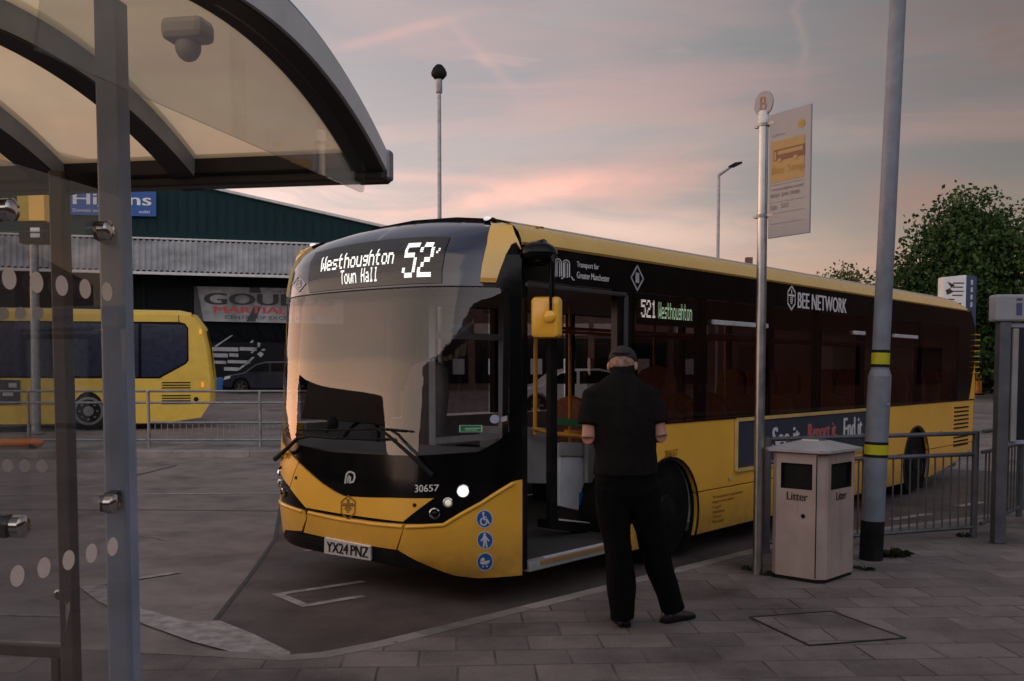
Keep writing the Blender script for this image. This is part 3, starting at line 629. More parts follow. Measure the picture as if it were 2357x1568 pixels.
b_ = MB(); q0 = fl[1] + Vector((.004, 0, 0)); q1 = fl[2]; b_.add([q0, q1, Vector((q1.x, q1.y, zb - .75)), Vector((q0.x, q0.y, zb - .75)), q0 + Vector((0, .25, 0)), q1 + Vector((-.05, .25, 0)), Vector((q1.x - .05, q1.y + .25, zb - .75)), Vector((q0.x, q0.y + .25, zb - .75))], [(0, 1, 2, 3), (4, 5, 6, 7), (0, 1, 5, 4), (2, 3, 7, 6), (1, 2, 6, 5), (0, 3, 7, 4)])
bp_ = b_.build('blue_panel', mat('flag_blue', (.045, .075, .18), .4), t)
b_ = MB()
for i in range(4): p = q0.lerp(q1, .5) - Vector((-.0, .012, .14 + .15 * i)); b_.box(p, (.12, .008, .10), ((q1 - q0).normalized(), (q1 - q0).normalized().cross(Vector((0, 0, 1))), (0, 0, 1)))
b_.build('letter_print', M['white_print'], bp_)

Y = 44; p0 = aty(2251, 906, Y); p1 = aty(2253, 860, Y); t = thing('bollard', 'orange cylindrical bollard behind the rear corner of the bus', 'bollard', Vector((p0.x, Y, gz(Y))))
h_ = p1.z - gz(Y); b_ = MB(); b_.lathe([(.14, -.02), (.14, h_ * .95), (.12, h_ * .98), (.05, h_)], (p0.x, Y, gz(Y))); b_.build('post', mat('bollard_orange', (.70, .27, .01), .45), t, 40)
b_ = MB(); b_.lathe([(.22, 0), (.22, .05), (.15, .07)], (p0.x, Y, gz(Y))); b_.build('base', M['rubber'], t, 40)

def house(px, yt, Y, w, dp, label, mroof, mwall):
    top = aty(px, yt, Y); g = gz(Y); t = thing('house', label, 'house', Vector((top.x, Y, g))); x = top.x; hz = top.z; ez = hz - 2.2
    MB().box((x, Y + dp / 2, (g + ez) / 2), (w, dp, ez - g)).build('wall', mwall, t)
    b2 = MB(); b2.prism([(-w / 2 - .3, ez), (w / 2 + .3, ez), (0, hz)], (x, Y - .3, 0), (1, 0, 0), (0, 0, 1), (0, dp + .6, 0)); rf = b2.build('roof', mroof, t)
    return t, rf, Vector((x, Y, hz))
M['slate'] = mat('dark_roof_tiles', (.045, .038, .038), .7, var=.3, vscale=1.5); M['brick'] = mat('far_brick', (.16, .08, .06), .8, var=.2, vscale=2)
house(2016, 651, 62, 5.2, 9, 'dark gabled house roof behind the grey lamp column', M['slate'], M['brick'])
t, rf, top = house(1770, 628, 66, 10, 9, 'low dark house behind the bus with a small chimney', M['slate'], M['brick'])
c0 = aty(1727, 612, 65); c1 = aty(1727, 591, 65); b_ = MB(); b_.box((c0.x, 65.5, (c0.z - 1.5 + c1.z) / 2), (.42, .42, c1.z - c0.z + 1.5)); b_.build('chimney', M['brick'], rf)

# ------------------------------------------------------------------ trees
M['bark'] = mat('bark', (.05, .04, .03), .9, var=.3, bump=.4, bscale=12)
def leafmat(name, a, b):
    m = bpy.data.materials.new(name); m.use_nodes = True; nt = m.node_tree; N = nt.nodes; L = nt.links; p = N['Principled BSDF']; p.inputs['Roughness'].default_value = .6
    g = N.new('ShaderNodeNewGeometry'); r = N.new('ShaderNodeValToRGB'); r.color_ramp.elements[0].color = (*a, 1); r.color_ramp.elements[1].color = (*b, 1)
    L.new(g.outputs['Random Per Island'], r.inputs[0]); L.new(r.outputs[0], p.inputs['Base Color'])
    p.inputs['Specular IOR Level'].default_value = .25
    return m
M['leaf'] = leafmat('leaf_green', (.014, .040, .010), (.045, .085, .018)); M['leaf2'] = leafmat('leaf_olive', (.050, .060, .018), (.10, .105, .035)); M['leaf3'] = leafmat('leaf_hedge', (.012, .020, .010), (.032, .046, .018))
def leaves(blobs, n, size, seed, sky=.0):
    rg = np.random.RandomState(seed); b2 = MB(); vol = np.array([b[3] * b[4] * b[5] for b in blobs]); cnt = (vol / vol.sum() * n).astype(int)
    for (cx, cy, cz, rx, ry, rz), k in zip(blobs, cnt):
        sub = max(3, k // 22)
        for _ in range(sub):       # twigs: small clumps of leaves, denser towards the outside of each blob
            d = rg.normal(size=3); d /= np.linalg.norm(d); rr = rg.uniform(.25, 1) ** .45
            q = np.array((cx, cy, cz)) + d * rr * np.array((rx, ry, rz)); sp_ = rg.uniform(.5, 1.3) * size * 2.2
            for _ in range(22):
                p = q + rg.normal(size=3) * sp_ * np.array((1, 1, .6)); a = rg.normal(size=3); a /= np.linalg.norm(a); c_ = np.cross(a, rg.normal(size=3)); c_ /= np.linalg.norm(c_)
                l = size * rg.uniform(.6, 1.3); w_ = l * .6
                b2.add([p, p + a * l * .5 + c_ * w_ * .5, p + a * l, p + a * l * .5 - c_ * w_ * .5], [(0, 1, 2, 3)])
    return b2
def tree(label, px, Y, blobs, n, size, m, seed, group=None, cat='tree', trunk=True, name='tree'):
    """blobs given as (px, py, depth offset, half width px, half height px)"""
    g = gz(Y); x0 = (px - CX) / FPX * Y; t = thing(name, label, cat, Vector((x0, Y, g)), group); k = Y / FPX
    bl = []
    for (bx, by, dy, hw, hh) in blobs:
        p = aty(bx, by, Y); bl.append((p.x, Y + dy, p.z, hw * k, hw * k, hh * k))
    if trunk:
        zc = np.mean([b[2] for b in bl]); b2 = MB(); b2.tube([(x0, Y, g - .1), (x0 + .05, Y, g + 1.2), (x0, Y, zc)], [.26, .2, .1], 10)
        b2.build('trunk', M['bark'], t, 50)
        b2 = MB(); rg = random.Random(seed)
        for b in bl: b2.tube([(x0, Y, g + (b[2] - g) * .45), ((x0 + b[0]) / 2 + rg.uniform(-.2, .2), (Y + b[1]) / 2, (b[2] + g) / 2 + .4), (b[0], b[1], b[2] + b[5] * .4)], [.11, .07, .02], 7)
        b2.build('branches', M['bark'], t, 50)
    leaves(bl, n, size, seed).build('crown', m, t, recalc=False)
    return t
tree('large dense green tree rising behind the rear of the bus', 2225, 42, [(2235, 470, 0, 42, 40), (2200, 520, .6, 60, 48), (2270, 530, -.5, 52, 50), (2150, 590, 0, 62, 52), (2230, 600, -1, 75, 60), (2300, 620, .5, 52, 66), (2115, 640, .5, 62, 40), (2090, 690, .8, 60, 40), (2190, 690, -1, 80, 60), (2290, 720, 0, 70, 60), (2240, 790, 0, 90, 70), (2240, 560, .3, 95, 70), (2230, 640, .3, 120, 60)], 30000, .21, M['leaf'], 3)
tree('dark green tree at the right edge of the picture', 2385, 40, [(2375, 560, 0, 42, 48), (2395, 640, 0, 60, 66), (2360, 740, 0, 62, 60), (2420, 740, 0, 75, 80), (2380, 830, 0, 80, 60)], 12000, .21, M['leaf'], 5)
tree('small pale tree top showing over the bus roof', 1942, 70, [(1918, 636, 0, 15, 12), (1944, 630, 0, 13, 18), (1966, 637, 0, 13, 12), (1940, 652, 0, 34, 14)], 900, .26, M['leaf2'], 8)
hb = tree('dark hedge behind the road to the right of the bus', 2330, 46, [(2180, 830, 0, 70, 66), (2270, 830, 0, 70, 70), (2350, 820, 0, 75, 80), (2430, 820, 0, 75, 80), (2230, 880, 0, 60, 36), (2330, 885, 0, 70, 40), (2100, 850, 0, 60, 50)], 13000, .2, M['leaf3'], 9, cat='hedge', trunk=False, name='hedge')
# long dark brick terrace on the far side of the road to the right (out of the picture, mirrored in the bus windows)
tb = thing('terrace', 'long dark brick terrace across the road to the right', 'building', (17.5, 14, 0))
tx = Vector((.30, .954, 0)); ty = Vector((.954, -.30, 0)); t0 = Vector((19, -14, -.2))
b_ = MB(); b_.prism([(0, 0), (9, 0), (9, 6.6), (4.5, 9.0), (0, 6.6)], t0, ty, Vector((0, 0, 1)), tx * 62); b_.build('wall', mat('dark_terrace_brick', (.055, .026, .021), .85, var=.3, vscale=1.5), tb)
b_ = MB()
for i in range(12):
    for z in (1.0, 4.2):
        p = t0 + tx * (3 + 5 * i) - ty * .03; b_.box((p.x, p.y, z + .9), (1.5, .05, 1.6), (tx, ty, (0, 0, 1)))
b_.build('window', M['black'], tb)
# low shops behind the near bus, seen only through its windows
Ysh = 52; sA, sB = aty(985, 660, Ysh), aty(1640, 660, Ysh); gs_ = gz(Ysh); sh_t = thing('shop_row', 'low row of brown brick shops seen through the windows of the near bus', 'building', Vector(((sA.x + sB.x) / 2, Ysh, gs_)))
zt_s = 5.9
MB().box(((sA.x + sB.x) / 2, Ysh + 4, (gs_ + zt_s) / 2), (sB.x - sA.x, 8, zt_s - gs_)).build('wall', mat('shop_brick', (.13, .085, .07), .85, var=.25, vscale=1.2), sh_t)
for i in range(7):
    x = sA.x + 1.2 + i * 2.05
    MB().box((x, Ysh - .04, gs_ + 3.1), (1.8, .10, .6)).build('fascia', mat('fascia_%d' % i, random.choice([(.35, .32, .31), (.24, .12, .11), (.12, .16, .2), (.4, .36, .3)]), .5), sh_t)
    wv_ = MB().box((x, Ysh - .03, gs_ + 1.5), (1.7, .08, 2.3)).build('shop_window', M['black'], sh_t); MB().box((x, Ysh - .05, gs_ + 4.4), (.8, .06, .9)).build('window', M['black'], sh_t)
    MB().box((x + random.uniform(-.4, .4), Ysh - .08, gs_ + 1.2), (.6, .03, .8)).build('poster', M['grey_print'], wv_)
# unseen hall added behind us, blocking low sky in the windscreen reflection
hall = thing('reflection_hall', 'unseen long dark brick hall added to darken the windscreen reflection', 'building', (-6, -12, 0))
MB().box((-5, -15, 2.6), (44, 9, 5.6)).build('wall', mat('hall_brick', (.05, .035, .03), .85, var=.3, vscale=1.2), hall)
MB().box((-5, -15, 5.55), (45, 10, .3)).build('roof', M['shelter_dark'] if 'shelter_dark' in M else M['matt_black'], hall)
b_ = MB()
for i in range(10): b_.box((-23 + i * 4.2, -10.48, 2.2), (2.6, .06, 2.6))
b_.build('window', M['black'], hall)
# unseen van added at the left kerb for its dark reflection in the windscreen
van = thing('reflection_van', 'unseen dark van shape added for its reflection in the windscreen', 'van', (-9.6, 8.2, 0))
b_ = MB(); b_.prism([(-1.75, .35), (2.9, .35), (2.95, 2.0), (2.8, 2.2), (-.6, 2.2), (-1.1, 1.45), (-1.8, 1.2)], (-10.4, 7.6, 0), (.14, .99, 0), (0, 0, 1), (1.7, -.24, 0)); b_.build('body', M['matt_black'], van, bevel=.06)
b_ = MB(); b_.prism([(-.95, 1.35), (.2, 1.35), (.2, 2.0), (-.55, 2.05)], (-8.69, 7.36, 0), (.14, .99, 0), (0, 0, 1), (.006, 0, 0)); b_.build('window', M['black'], van)
for q in (-1.0, 2.1):
    for sx_ in (0, 1): b_ = MB(); b_.lathe([(.2, 0), (.33, 0), (.33, .2), (.2, .2)], Vector((-10.38 + sx_ * 1.5 + .14 * q, 7.6 + .99 * q - .2 * sx_, .33)), (.99, -.14, 0), 18); b_.build('wheel', M['rubber'], van, 40)

# ------------------------------------------------------------------ the near bus
PHI = R(39.95); U = Vector((math.sin(PHI), math.cos(PHI), 0)); V = Vector((-math.cos(PHI), math.sin(PHI), 0)); UP = Vector((0, 0, 1))
B0 = onz(1200, 1325, .22); B0.z = 0
P = lambda x, y, z: B0 + U * x + V * y + UP * z          # x rearwards from the door edge, y across from the kerb side, z up
BW = 2.60; ZT = 2.92
bus = thing('city_bus', 'yellow and black single deck bus with its front door open at the kerb', 'bus', P(5, BW / 2, 0))
def side(px, py, off=0.0):
    q = onplane(px, py, P(0, off, 0), V) - B0; return q.dot(U), q.z
PROF_Z = [.20, .27, .36, .60, .88, 1.00, 1.12, 1.30, 1.8, 2.25, 2.45, 2.62, 2.74, 2.82, 2.87, 2.90, 2.915, 2.92]
PROF_N = [.42, .48, .53, .57, .565, .555, .545, .53, .49, .43, .385, .31, .20, .08, -.03, -.13, -.26, -.42]
def hw(z): return BW / 2 - (0 if z < 2.56 else .13 * ((z - 2.56) / .36) ** 2)
def fs(a, zz):
    n = np.interp(zz, PROF_Z, PROF_N); p = 4.6
    x = -n * (1 - abs(a) ** p) if n > 0 else -n
    top = ZT - .125 * a * a
    z = zz if zz < 2.2 else 2.2 + (zz - 2.2) * (top - 2.2) / (ZT - 2.2)
    return P(x, BW / 2 + a * hw(zz), z)
def fn_(a, zz):
    e = .004; a0 = max(-1, min(1 - e, a)); z0 = max(.2, min(2.915 - e, zz))
    n = (fs(a0 + e, z0) - fs(a0, z0)).cross(fs(a0, z0 + e) - fs(a0, z0)).normalized()
    return n if n.dot(-U) > -.2 else -n
_sg = fn_(0, 1.0).dot(-U) > 0
GA = np.linspace(-1, 1, 321); GZ_ = np.linspace(.2, 2.92, 300)
_pts = np.array([[tuple(fs(a, z)) for z in GZ_] for a in GA])
_nrm = np.cross(np.gradient(_pts, axis=0), np.gradient(_pts, axis=1)); 
if (_nrm[160, 100] @ np.array(U)) > 0: _nrm = -_nrm
_d = _pts - O; _dep = _d @ CF; _px = CX + FPX * _d[..., 0] / _dep; _py = YP - FPX * (_d @ CU) / _dep
_vis = (np.einsum('ijk,ijk->ij', _nrm, -_d) > 0)
def fpx(px, py):
    if isinstance(px, str): return px
    e = (_px - px) ** 2 + (_py - py) ** 2 + np.where(_vis, 0, 1e9); i, j = np.unravel_index(e.argmin(), e.shape); return float(GA[i]), float(GZ_[j])
def patch(poly, off, na=40, nz=44, fmap=None, thick=0.0):
    """2-D outline in (a, z) draped on the curved front"""
    bm = bmesh.new(); vs_ = [bm.verts.new((a, z, 0)) for a, z in poly]; f = bm.faces.new(vs_); bmesh.ops.triangulate(bm, faces=[f])
    al = [p[0] for p in poly]; zl = [p[1] for p in poly]
    for a in np.linspace(-1, 1, na + 1):
        if min(al) < a < max(al): bmesh.ops.bisect_plane(bm, geom=bm.verts[:] + bm.edges[:] + bm.faces[:], plane_co=(a, 0, 0), plane_no=(1, 0, 0))
    for z in np.linspace(.2, 2.92, nz + 1):
        if min(zl) < z < max(zl): bmesh.ops.bisect_plane(bm, geom=bm.verts[:] + bm.edges[:] + bm.faces[:], plane_co=(0, z, 0), plane_no=(0, 1, 0))
    bm.verts.index_update(); vv = [fs(v.co.x, v.co.y) + fn_(v.co.x, v.co.y) * off for v in bm.verts]; ff = [tuple(v.index for v in f.verts) for f in bm.faces]
    bm.free(); b2 = MB(); b2.add(vv, ff)
    if thick:     # turned-in edge so that the panel reads as sheet metal
        q = [Vector((*p, 0)) for p in poly]; ring = []
        for i, p in enumerate(q):
            nx = q[(i + 1) % len(q)]; m = max(1, int((nx - p).length / .06))
            ring += [p.lerp(nx, k / m) for k in range(m)]
        o1 = [fs(p.x, p.y) + fn_(p.x, p.y) * off for p in ring]; o2 = [fs(p.x, p.y) + fn_(p.x, p.y) * (off - thick) for p in ring]; b2.loft([o1, o2], caps=False)
    return b2
def ppatch(pts, off, **k): return patch([p if len(p) == 2 and isinstance(p[0], float) and abs(p[0]) <= 1.0001 else fpx(*p) for p in pts], off, **k)
def onfront(px, py, off=.01): a, z = fpx(px, py); return fs(a, z) + fn_(a, z) * off, fn_(a, z)

# --- body shell (black base of the front with the windscreen left open)
WT, WB = 2.325, 1.135      # nominal top and lowest bottom of the windscreen
AWR = fpx(1171, 800)[0]; ADR = fpx(1119, 592)[0]
_wb = sorted(fpx(*q) for q in ((1174, 984), (1166, 1003), (1104, 1038), (1020, 1046), (955, 1049), (870, 1047), (760, 1040), (690, 1024), (655, 1000)))
_wb.append((.99, _wb[-1][1] + .05))
def wbot(a): return float(np.interp(a, [q[0] for q in _wb], [q[1] for q in _wb]))
aa = [float(x) for x in np.linspace(AWR, .985, 61)]
low_poly = [(-1.0, .36), (-1.0, WT)] + [(AWR, WT)] + [(a, wbot(a)) for a in aa] + [(.985, WT), (1.0, WT), (1.0, .36)] + [(a, .36) for a in reversed(aa)]
patch(low_poly, 0.0).build('front_shell', M['black'], bus, 50)
# windscreen and the gloss dome over it
wp_ = [(a, wbot(a)) for a in aa] + [(.985, WT), (AWR, WT)]
patch(wp_, .004, na=80, nz=90).build('windscreen', M['screenglass'], bus, 60, recalc=True)
ad_ = [float(x) for x in np.linspace(ADR, -ADR, 31)]
dome = patch([(a, WT + .012) for a in ad_] + [(a, 2.905) for a in reversed(ad_)], .004, na=60, nz=80).build('dome_panel', M['navy'], bus, 60)
patch([(a, WT - .012) for a in ad_] + [(a, WT + .02) for a in reversed(ad_)], .001).build('dome_seam', M['matt_black'], bus)
# black pillar strip behind the windscreen edges on the inside
for s_, nm in ((-1, 0), (1, 0)):
    a0, a1 = (AWR, AWR + .02) if s_ < 0 else (.95, .985)
    patch([(a0, 1.2), (a1, 1.2), (a1, WT), (a0, WT)], -.01).build('windscreen_surround', M['matt_black'], bus)
patch([(-1.0, WT), (ADR, WT), (ADR, 2.60), (-1.0, 2.62)], .0).build('corner_panel', M['black'], bus, 50)
patch([(1.0, WT), (-ADR, WT), (-ADR, 2.60), (1.0, 2.62)], .0).build('corner_panel', M['black'], bus, 50)
# yellow corner caps
cap = [fpx(*p) for p in ((1104, 651), (1140.6, 651), (1151, 625), (1162.6, 588), (1177, 565), (1189, 560))]
cap = [(max(-.995, a), z) for a, z in cap] + [(-1.0, 2.66), (-1.0, 2.92)] + [fpx(1135, 510)] + [fpx(1132, 524), fpx(1121.5, 563), fpx(1111, 613)]
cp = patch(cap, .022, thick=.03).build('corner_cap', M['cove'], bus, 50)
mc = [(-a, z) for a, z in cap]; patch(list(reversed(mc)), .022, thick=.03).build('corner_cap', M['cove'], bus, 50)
cl = [fpx(1104, 651), fpx(1140.6, 651), fpx(1143, 641), fpx(1106, 640)]
patch(cl, .026).build('cap_lip', mat('cap_lip_yellow', (.55, .27, .02), .4), cp)

# --- yellow front panels
Y0 = .010
cenp = [(691, 1066), (740.5, 1111), (770, 1132), (793, 1141), (839.6, 1145.6), (900, 1146.5), (998, 1145.6), (929, 1200), (860, 1193), (780, 1181), (706, 1168), (671.5, 1123)]
fp_ = ppatch(cenp, Y0 + .006, thick=.02).build('front_panel', M['yellow'], bus, 50)
lp = [(658, 1028), (688, 1062), (669, 1121), (640, 1075), (623, 1045), (622, 995)]
lpa = [fpx(*p) for p in lp]
def wrapL(seq): return seq
ppatch([(658, 1028), (688, 1063), (668.5, 1120), (640, 1078)] + [(.97, fpx(625, 1050)[1]), (1.0, 1.02), (1.0, 1.24), (.97, 1.22)] + [(640, 1010)], Y0, thick=.02).build('front_corner_panel', M['yellow'], bus, 50)
# bumper in three pieces
bumL = [(.999, .84), (.97, .80), (640, 1150), (664, 1162), (703, 1174.5), (707, 1190), (698, 1221), (661.3, 1219), (650, 1233), (643, 1248), (.97, .40), (.999, .40)]
ppatch(bumL, Y0 + .004, thick=.03).build('bumper', M['yellow'], bus, 50)
bumC = [(710, 1176), (780, 1189), (860, 1201), (931, 1207), (928, 1222), (914, 1263.5), (859.4, 1256), (752, 1236.4), (702, 1225), (711, 1191)]
ppatch(bumC, Y0 + .004, thick=.03).build('bumper', M['yellow'], bus, 50)
bumR = [(934, 1207.5), (1021, 1206.7), (1107, 1156), (1186, 1107), (-1.0, .925), (-1.0, .225), (1103.8, 1329.5), (1047.7, 1323.9), (1010, 1298), (968.4, 1272.7), (917, 1264), (930, 1222)]
ppatch(bumR, Y0 + .004, thick=.03).build('front_wing', M['yellow'], bus, 50)
# raised crease of bumper and wing
def ridge(pts, off, r, name, parent=bus, m='yellow'):
    q = []
    for (a, z), (a2, z2) in zip(pts[:-1], pts[1:]):
        for k in range(6): q.append((a + (a2 - a) * k / 6, z + (z2 - z) * k / 6))
    q.append(pts[-1]); b2 = MB(); b2.tube([fs(a, z) + fn_(a, z) * off for a, z in q], r, 8); return b2.build(name, M[m], parent, 60)
ridge([fpx(*p) for p in ((1180, 1112), (1107, 1158), (1022, 1209), (936, 1211))], .010, .016, 'bumper_ridge')
ridge([fpx(*p) for p in ((929, 1211), (860, 1205), (780, 1193), (712, 1180))], .010, .016, 'bumper_ridge')
ridge([fpx(*p) for p in ((699, 1177), (664, 1166), (640, 1154))], .010, .016, 'bumper_ridge')
ppatch([(643, 1250), (650, 1235), (662, 1221), (752, 1238), (859.4, 1258), (914, 1266), (966, 1275), (1008, 1300), (1045, 1325), (960, 1312), (859, 1293), (752, 1272)], .004).build('lower_grille', M['matt_black'], bus, 50)
# lamp clusters
def lamp_at(px, py, rx, m, name='headlight', rim=True):
    c_, n = onfront(px, py, .004); k = (c_ - Vector(O)).length / FPX; r = rx * k * 1.02
    b2 = MB(); b2.lathe([(r * 1.18, 0), (r * 1.16, .018), (r, .02)], c_, n, 24, False); h = b2.build(name, M['chrome'], bus, 40)
    b2 = MB(); b2.lathe([(r * .74, .006), (r * .6, .016), (r * .3, .022), (.002, .024)], c_, n, 24, False); b2.build('lens', M[m], h, 60)
    b2 = MB(); b2.lathe([(r * 1.02, .012), (r * .74, .002)], c_, n, 24, False); b2.build('reflector', M['steel'], h, 60)
for px, py, r, m in ((1065.5, 1130.5, 13, 'head_glow'), (1032, 1157, 10, 'head_dim'), (1003, 1183, 11, 'black'), (626, 1085, 11, 'head_glow'), (637, 1109, 10, 'head_dim'), (654, 1134, 9, 'black')): lamp_at(px, py, r, m)
for px, py in ((686, 1099), (957.5, 1161), (650, 1076)):
    c_, n = onfront(px, py, .012); b2 = MB(); b2.lathe([(.014, 0), (.013, .012), (.002, .013)], c_, n, 12); b2.build('bumper_bolt', M['matt_black'], bus)
# number plate
pc = [fpx(*p) for p in ((752, 1268), (858.4, 1285), (858.4, 1255.2), (753.7, 1236.4))]
pq = [fs(a, z) + fn_(a, z) * .03 for a, z in pc]
ux, uy = (pq[1] - pq[0]), (pq[3] - pq[0]); nn_ = ux.cross(uy).normalized(); nn_ = nn_ if nn_.dot(-U) > 0 else -nn_
b2 = MB(); b2.add(pq + [p - nn_ * .02 for p in pq], [(0, 1, 2, 3), (7, 6, 5, 4), (0, 4, 5, 1), (1, 5, 6, 2), (2, 6, 7, 3), (3, 7, 4, 0)]); npl = b2.build('number_plate', M['plate'], bus)
b2 = MB(); lettering(b2, 'YX24', lambda x, y, k: pq[0] + ux * x + uy * y + nn_ * (.003 + .0004 * k), .06, .16, .46, .66, bold=.006); lettering(b2, 'PNZ', lambda x, y, k: pq[0] + ux * x + uy * y + nn_ * (.003 + .0004 * k), .58, .16, .36, .66, bold=.006); b2.build('plate_lettering', M['text_black'], npl)
# front lettering and badges : quads measured on the front, drawn bilinearly in (a, z)
def fquad(bl, br, tr, tl, off=.012):
    c_ = [fpx(*p) for p in (bl, br, tr, tl)]
    def f(x, y, k=0):
        a = (c_[0][0] * (1 - x) + c_[1][0] * x) * (1 - y) + (c_[3][0] * (1 - x) + c_[2][0] * x) * y
        z = (c_[0][1] * (1 - x) + c_[1][1] * x) * (1 - y) + (c_[3][1] * (1 - x) + c_[2][1] * x) * y
        return fs(a, z) + fn_(a, z) * (off + .0004 * k)
    return f
f = fquad((957, 1133), (1010, 1131), (1010, 1114), (957, 1116)); b2 = MB(); lettering(b2, '30657', f, 0, 0, 1, 1, bold=.006); b2.build('fleet_number', M['white_print'], bus)
f = fquad((794, 1112), (821, 1112), (821, 1085), (794, 1085)); b2 = MB()
def band(b2, f, pts, w):
    for (x0, y0), (x1, y1) in zip(pts[:-1], pts[1:]):
        d = Vector((x1 - x0, y1 - y0)).normalized(); n_ = Vector((-d.y, d.x)) * w / 2; e = d * w * .3
        b2.add([f(x0 - e.x + n_.x, y0 - e.y + n_.y), f(x1 + e.x + n_.x, y1 + e.y + n_.y), f(x1 + e.x - n_.x, y1 + e.y - n_.y), f(x0 - e.x - n_.x, y0 - e.y - n_.y)], [(0, 1, 2, 3)])
band(b2, f, [(.08, .02), (.22, .75), (.40, .93), (.62, .93), (.86, .80), (.92, .45), (.80, .12), (.50, .05), (.54, .5)], .15); band(b2, f, [(.30, .05), (.36, .45), (.45, .62)], .12)
b2.build('maker_badge', M['grey_print'], bus)
# hexagon bee badge
f = fquad((788, 1194), (823, 1194), (823, 1141), (788, 1141), .020); b2 = MB()
hexo = [(.5, 1), (.95, .74), (.95, .26), (.5, 0), (.05, .26), (.05, .74), (.5, 1)]
band(b2, f, hexo, .07); M['badge'] = mat('badge_ochre', (.24, .13, .015), .4)
band(b2, f, [(.5, .70), (.5, .80)], .16); band(b2, f, [(.5, .62), (.22, .66), (.14, .58), (.5, .56)], .07); band(b2, f, [(.5, .62), (.78, .66), (.86, .58), (.5, .56)], .07)
for y, w in ((.50, .15), (.43, .17), (.36, .14), (.29, .08)): band(b2, f, [(.5 - w, y), (.5 + w, y)], .045)
band(b2, f, [(.42, .84), (.36, .90)], .035); band(b2, f, [(.58, .84), (.64, .90)], .035); band(b2, f, [(.35, .48), (.22, .40)], .03); band(b2, f, [(.65, .48), (.78, .40)], .03)
b2.build('bee_badge', M['badge'], bus)
# blue pictogram discs on the wing
def disc(cx, cy, rx, ry):
    f = fquad((cx - rx, cy + ry), (cx + rx, cy + ry), (cx + rx, cy - ry), (cx - rx, cy - ry), .017)
    def ring(r, k): return [f(.5 + .5 * r * math.cos(2 * math.pi * i / 28), .5 + .5 * r * math.sin(2 * math.pi * i / 28), k) for i in range(28)]
    b3 = MB(); b3.add(ring(1.0, 0), [tuple(range(28))]); o = b3.build('pictogram_disc', M['white_print'], bus)
    b3 = MB(); b3.add(ring(.90, 3), [tuple(range(28))]); b3.build('disc_face', M['blue'], o)
    return o, (lambda x, y, k=0: f(x, y, 7 + k))
o, f = disc(1115, 1194, 18.5, 21); b2 = MB()
circ = lambda cx, cy, r, a0, a1, n=14: [(cx + r * math.cos(math.radians(a0 + (a1 - a0) * i / n)), cy + r * math.sin(math.radians(a0 + (a1 - a0) * i / n))) for i in range(n + 1)]
band(b2, f, circ(.46, .36, .19, 110, 390), .08); band(b2, f, [(.45, .72), (.48, .48), (.66, .47), (.78, .27)], .09); band(b2, f, [(.47, .60), (.62, .60)], .07); band(b2, f, circ(.44, .82, .035, 0, 360, 8), .08); b2.build('wheelchair_symbol', M['white_print'], o)
o, f = disc(1115.5, 1243, 18.5, 21); b2 = MB(); band(b2, f, circ(.5, .83, .035, 0, 360, 8), .09); band(b2, f, [(.5, .70), (.5, .45)], .20); band(b2, f, [(.42, .66), (.27, .48)], .09); band(b2, f, [(.58, .66), (.73, .48)], .09); band(b2, f, [(.45, .45), (.40, .14)], .10); band(b2, f, [(.55, .45), (.60, .14)], .10); b2.build('person_symbol', M['white_print'], o)
o, f = disc(1116, 1291.5, 18.5, 21); b2 = MB(); b2.add([f(x, y) for x, y in ((.20, .52), (.82, .60), (.74, .44), (.56, .36), (.34, .37), (.22, .43))], [tuple(range(6))]); b2.add([f(x, y) for x, y in ((.22, .55), (.50, .58), (.46, .72), (.34, .73), (.24, .65))], [tuple(range(5))]); band(b2, f, circ(.38, .26, .04, 0, 360, 8), .03); band(b2, f, circ(.62, .27, .04, 0, 360, 8), .03); b2.build('pram_symbol', M['white_print'], o)
# destination display
f = fquad((713.4, 675.2), (1017.3, 651.7), (1037.8, 547.2), (729.5, 583), .010)
b2 = MB(); g_ = [[f(i / 24, j / 8) for i in range(25)] for j in range(9)]; b2.loft(g_, False, False); M['display'] = mat('display_glass', (.030, .030, .032), .22, var=.1, coat=.4)
ds = b2.build('destination_display', M['display'], bus, 60)
b2 = MB()
for r_ in range(40):
    y = r_ / 40; b2.add([f(i / 24, y + .004, 3) for i in range(25)] + [f(i / 24, y + .012, 3) for i in range(25)], [(i, i + 1, 26 + i, 25 + i) for i in range(24)])
b2.build('display_lines', M['grey_print'] if False else mat('display_line', (.055, .055, .058), .4), ds)
f2 = lambda x, y: f(x, y, 8)
b2 = MB(); led(b2, 'Westhoughton', f2, .115, .44, .565, .34); led(b2, 'Town Hall', f2, .285, .10, .29, .30); led(b2, '52', f2, .755, .13, .185, .73, sub=3); led(b2, "'", f2, .945, .35, .05, .38); b2.build('led_text', M['led_white'], ds)
f = fquad((677, 672), (704, 672), (704, 636), (677, 636), .010); b2 = MB(); band(b2, f, [(.5, 1), (1, .5), (.5, 0), (0, .5), (.5, 1)], .09); band(b2, f, [(.33, .28), (.33, .72), (.67, .72), (.67, .28), (.33, .28)], .06); band(b2, f, [(.4, .55), (.6, .55)], .05); b2.build('bus_symbol', M['grey_print'], bus)
# marker lamps on the roof edge
for px, py in ((1131, 507), (699, 563)):
    a, z = fpx(px, py + 6); c_ = fs(a, 2.90) + UP * .012 - U * .04
    b2 = MB(); b2.ell(c_, (.055, .04, .022), 14, 8, (V, U, UP)); mk = b2.build('marker_lamp', M['matt_black'], bus, 60); b2 = MB(); b2.ell(c_ - U * .02 + UP * .008, (.036, .034, .017), 12, 8, (V, U, UP)); b2.build('lens', M['lens_white'], mk, 60)

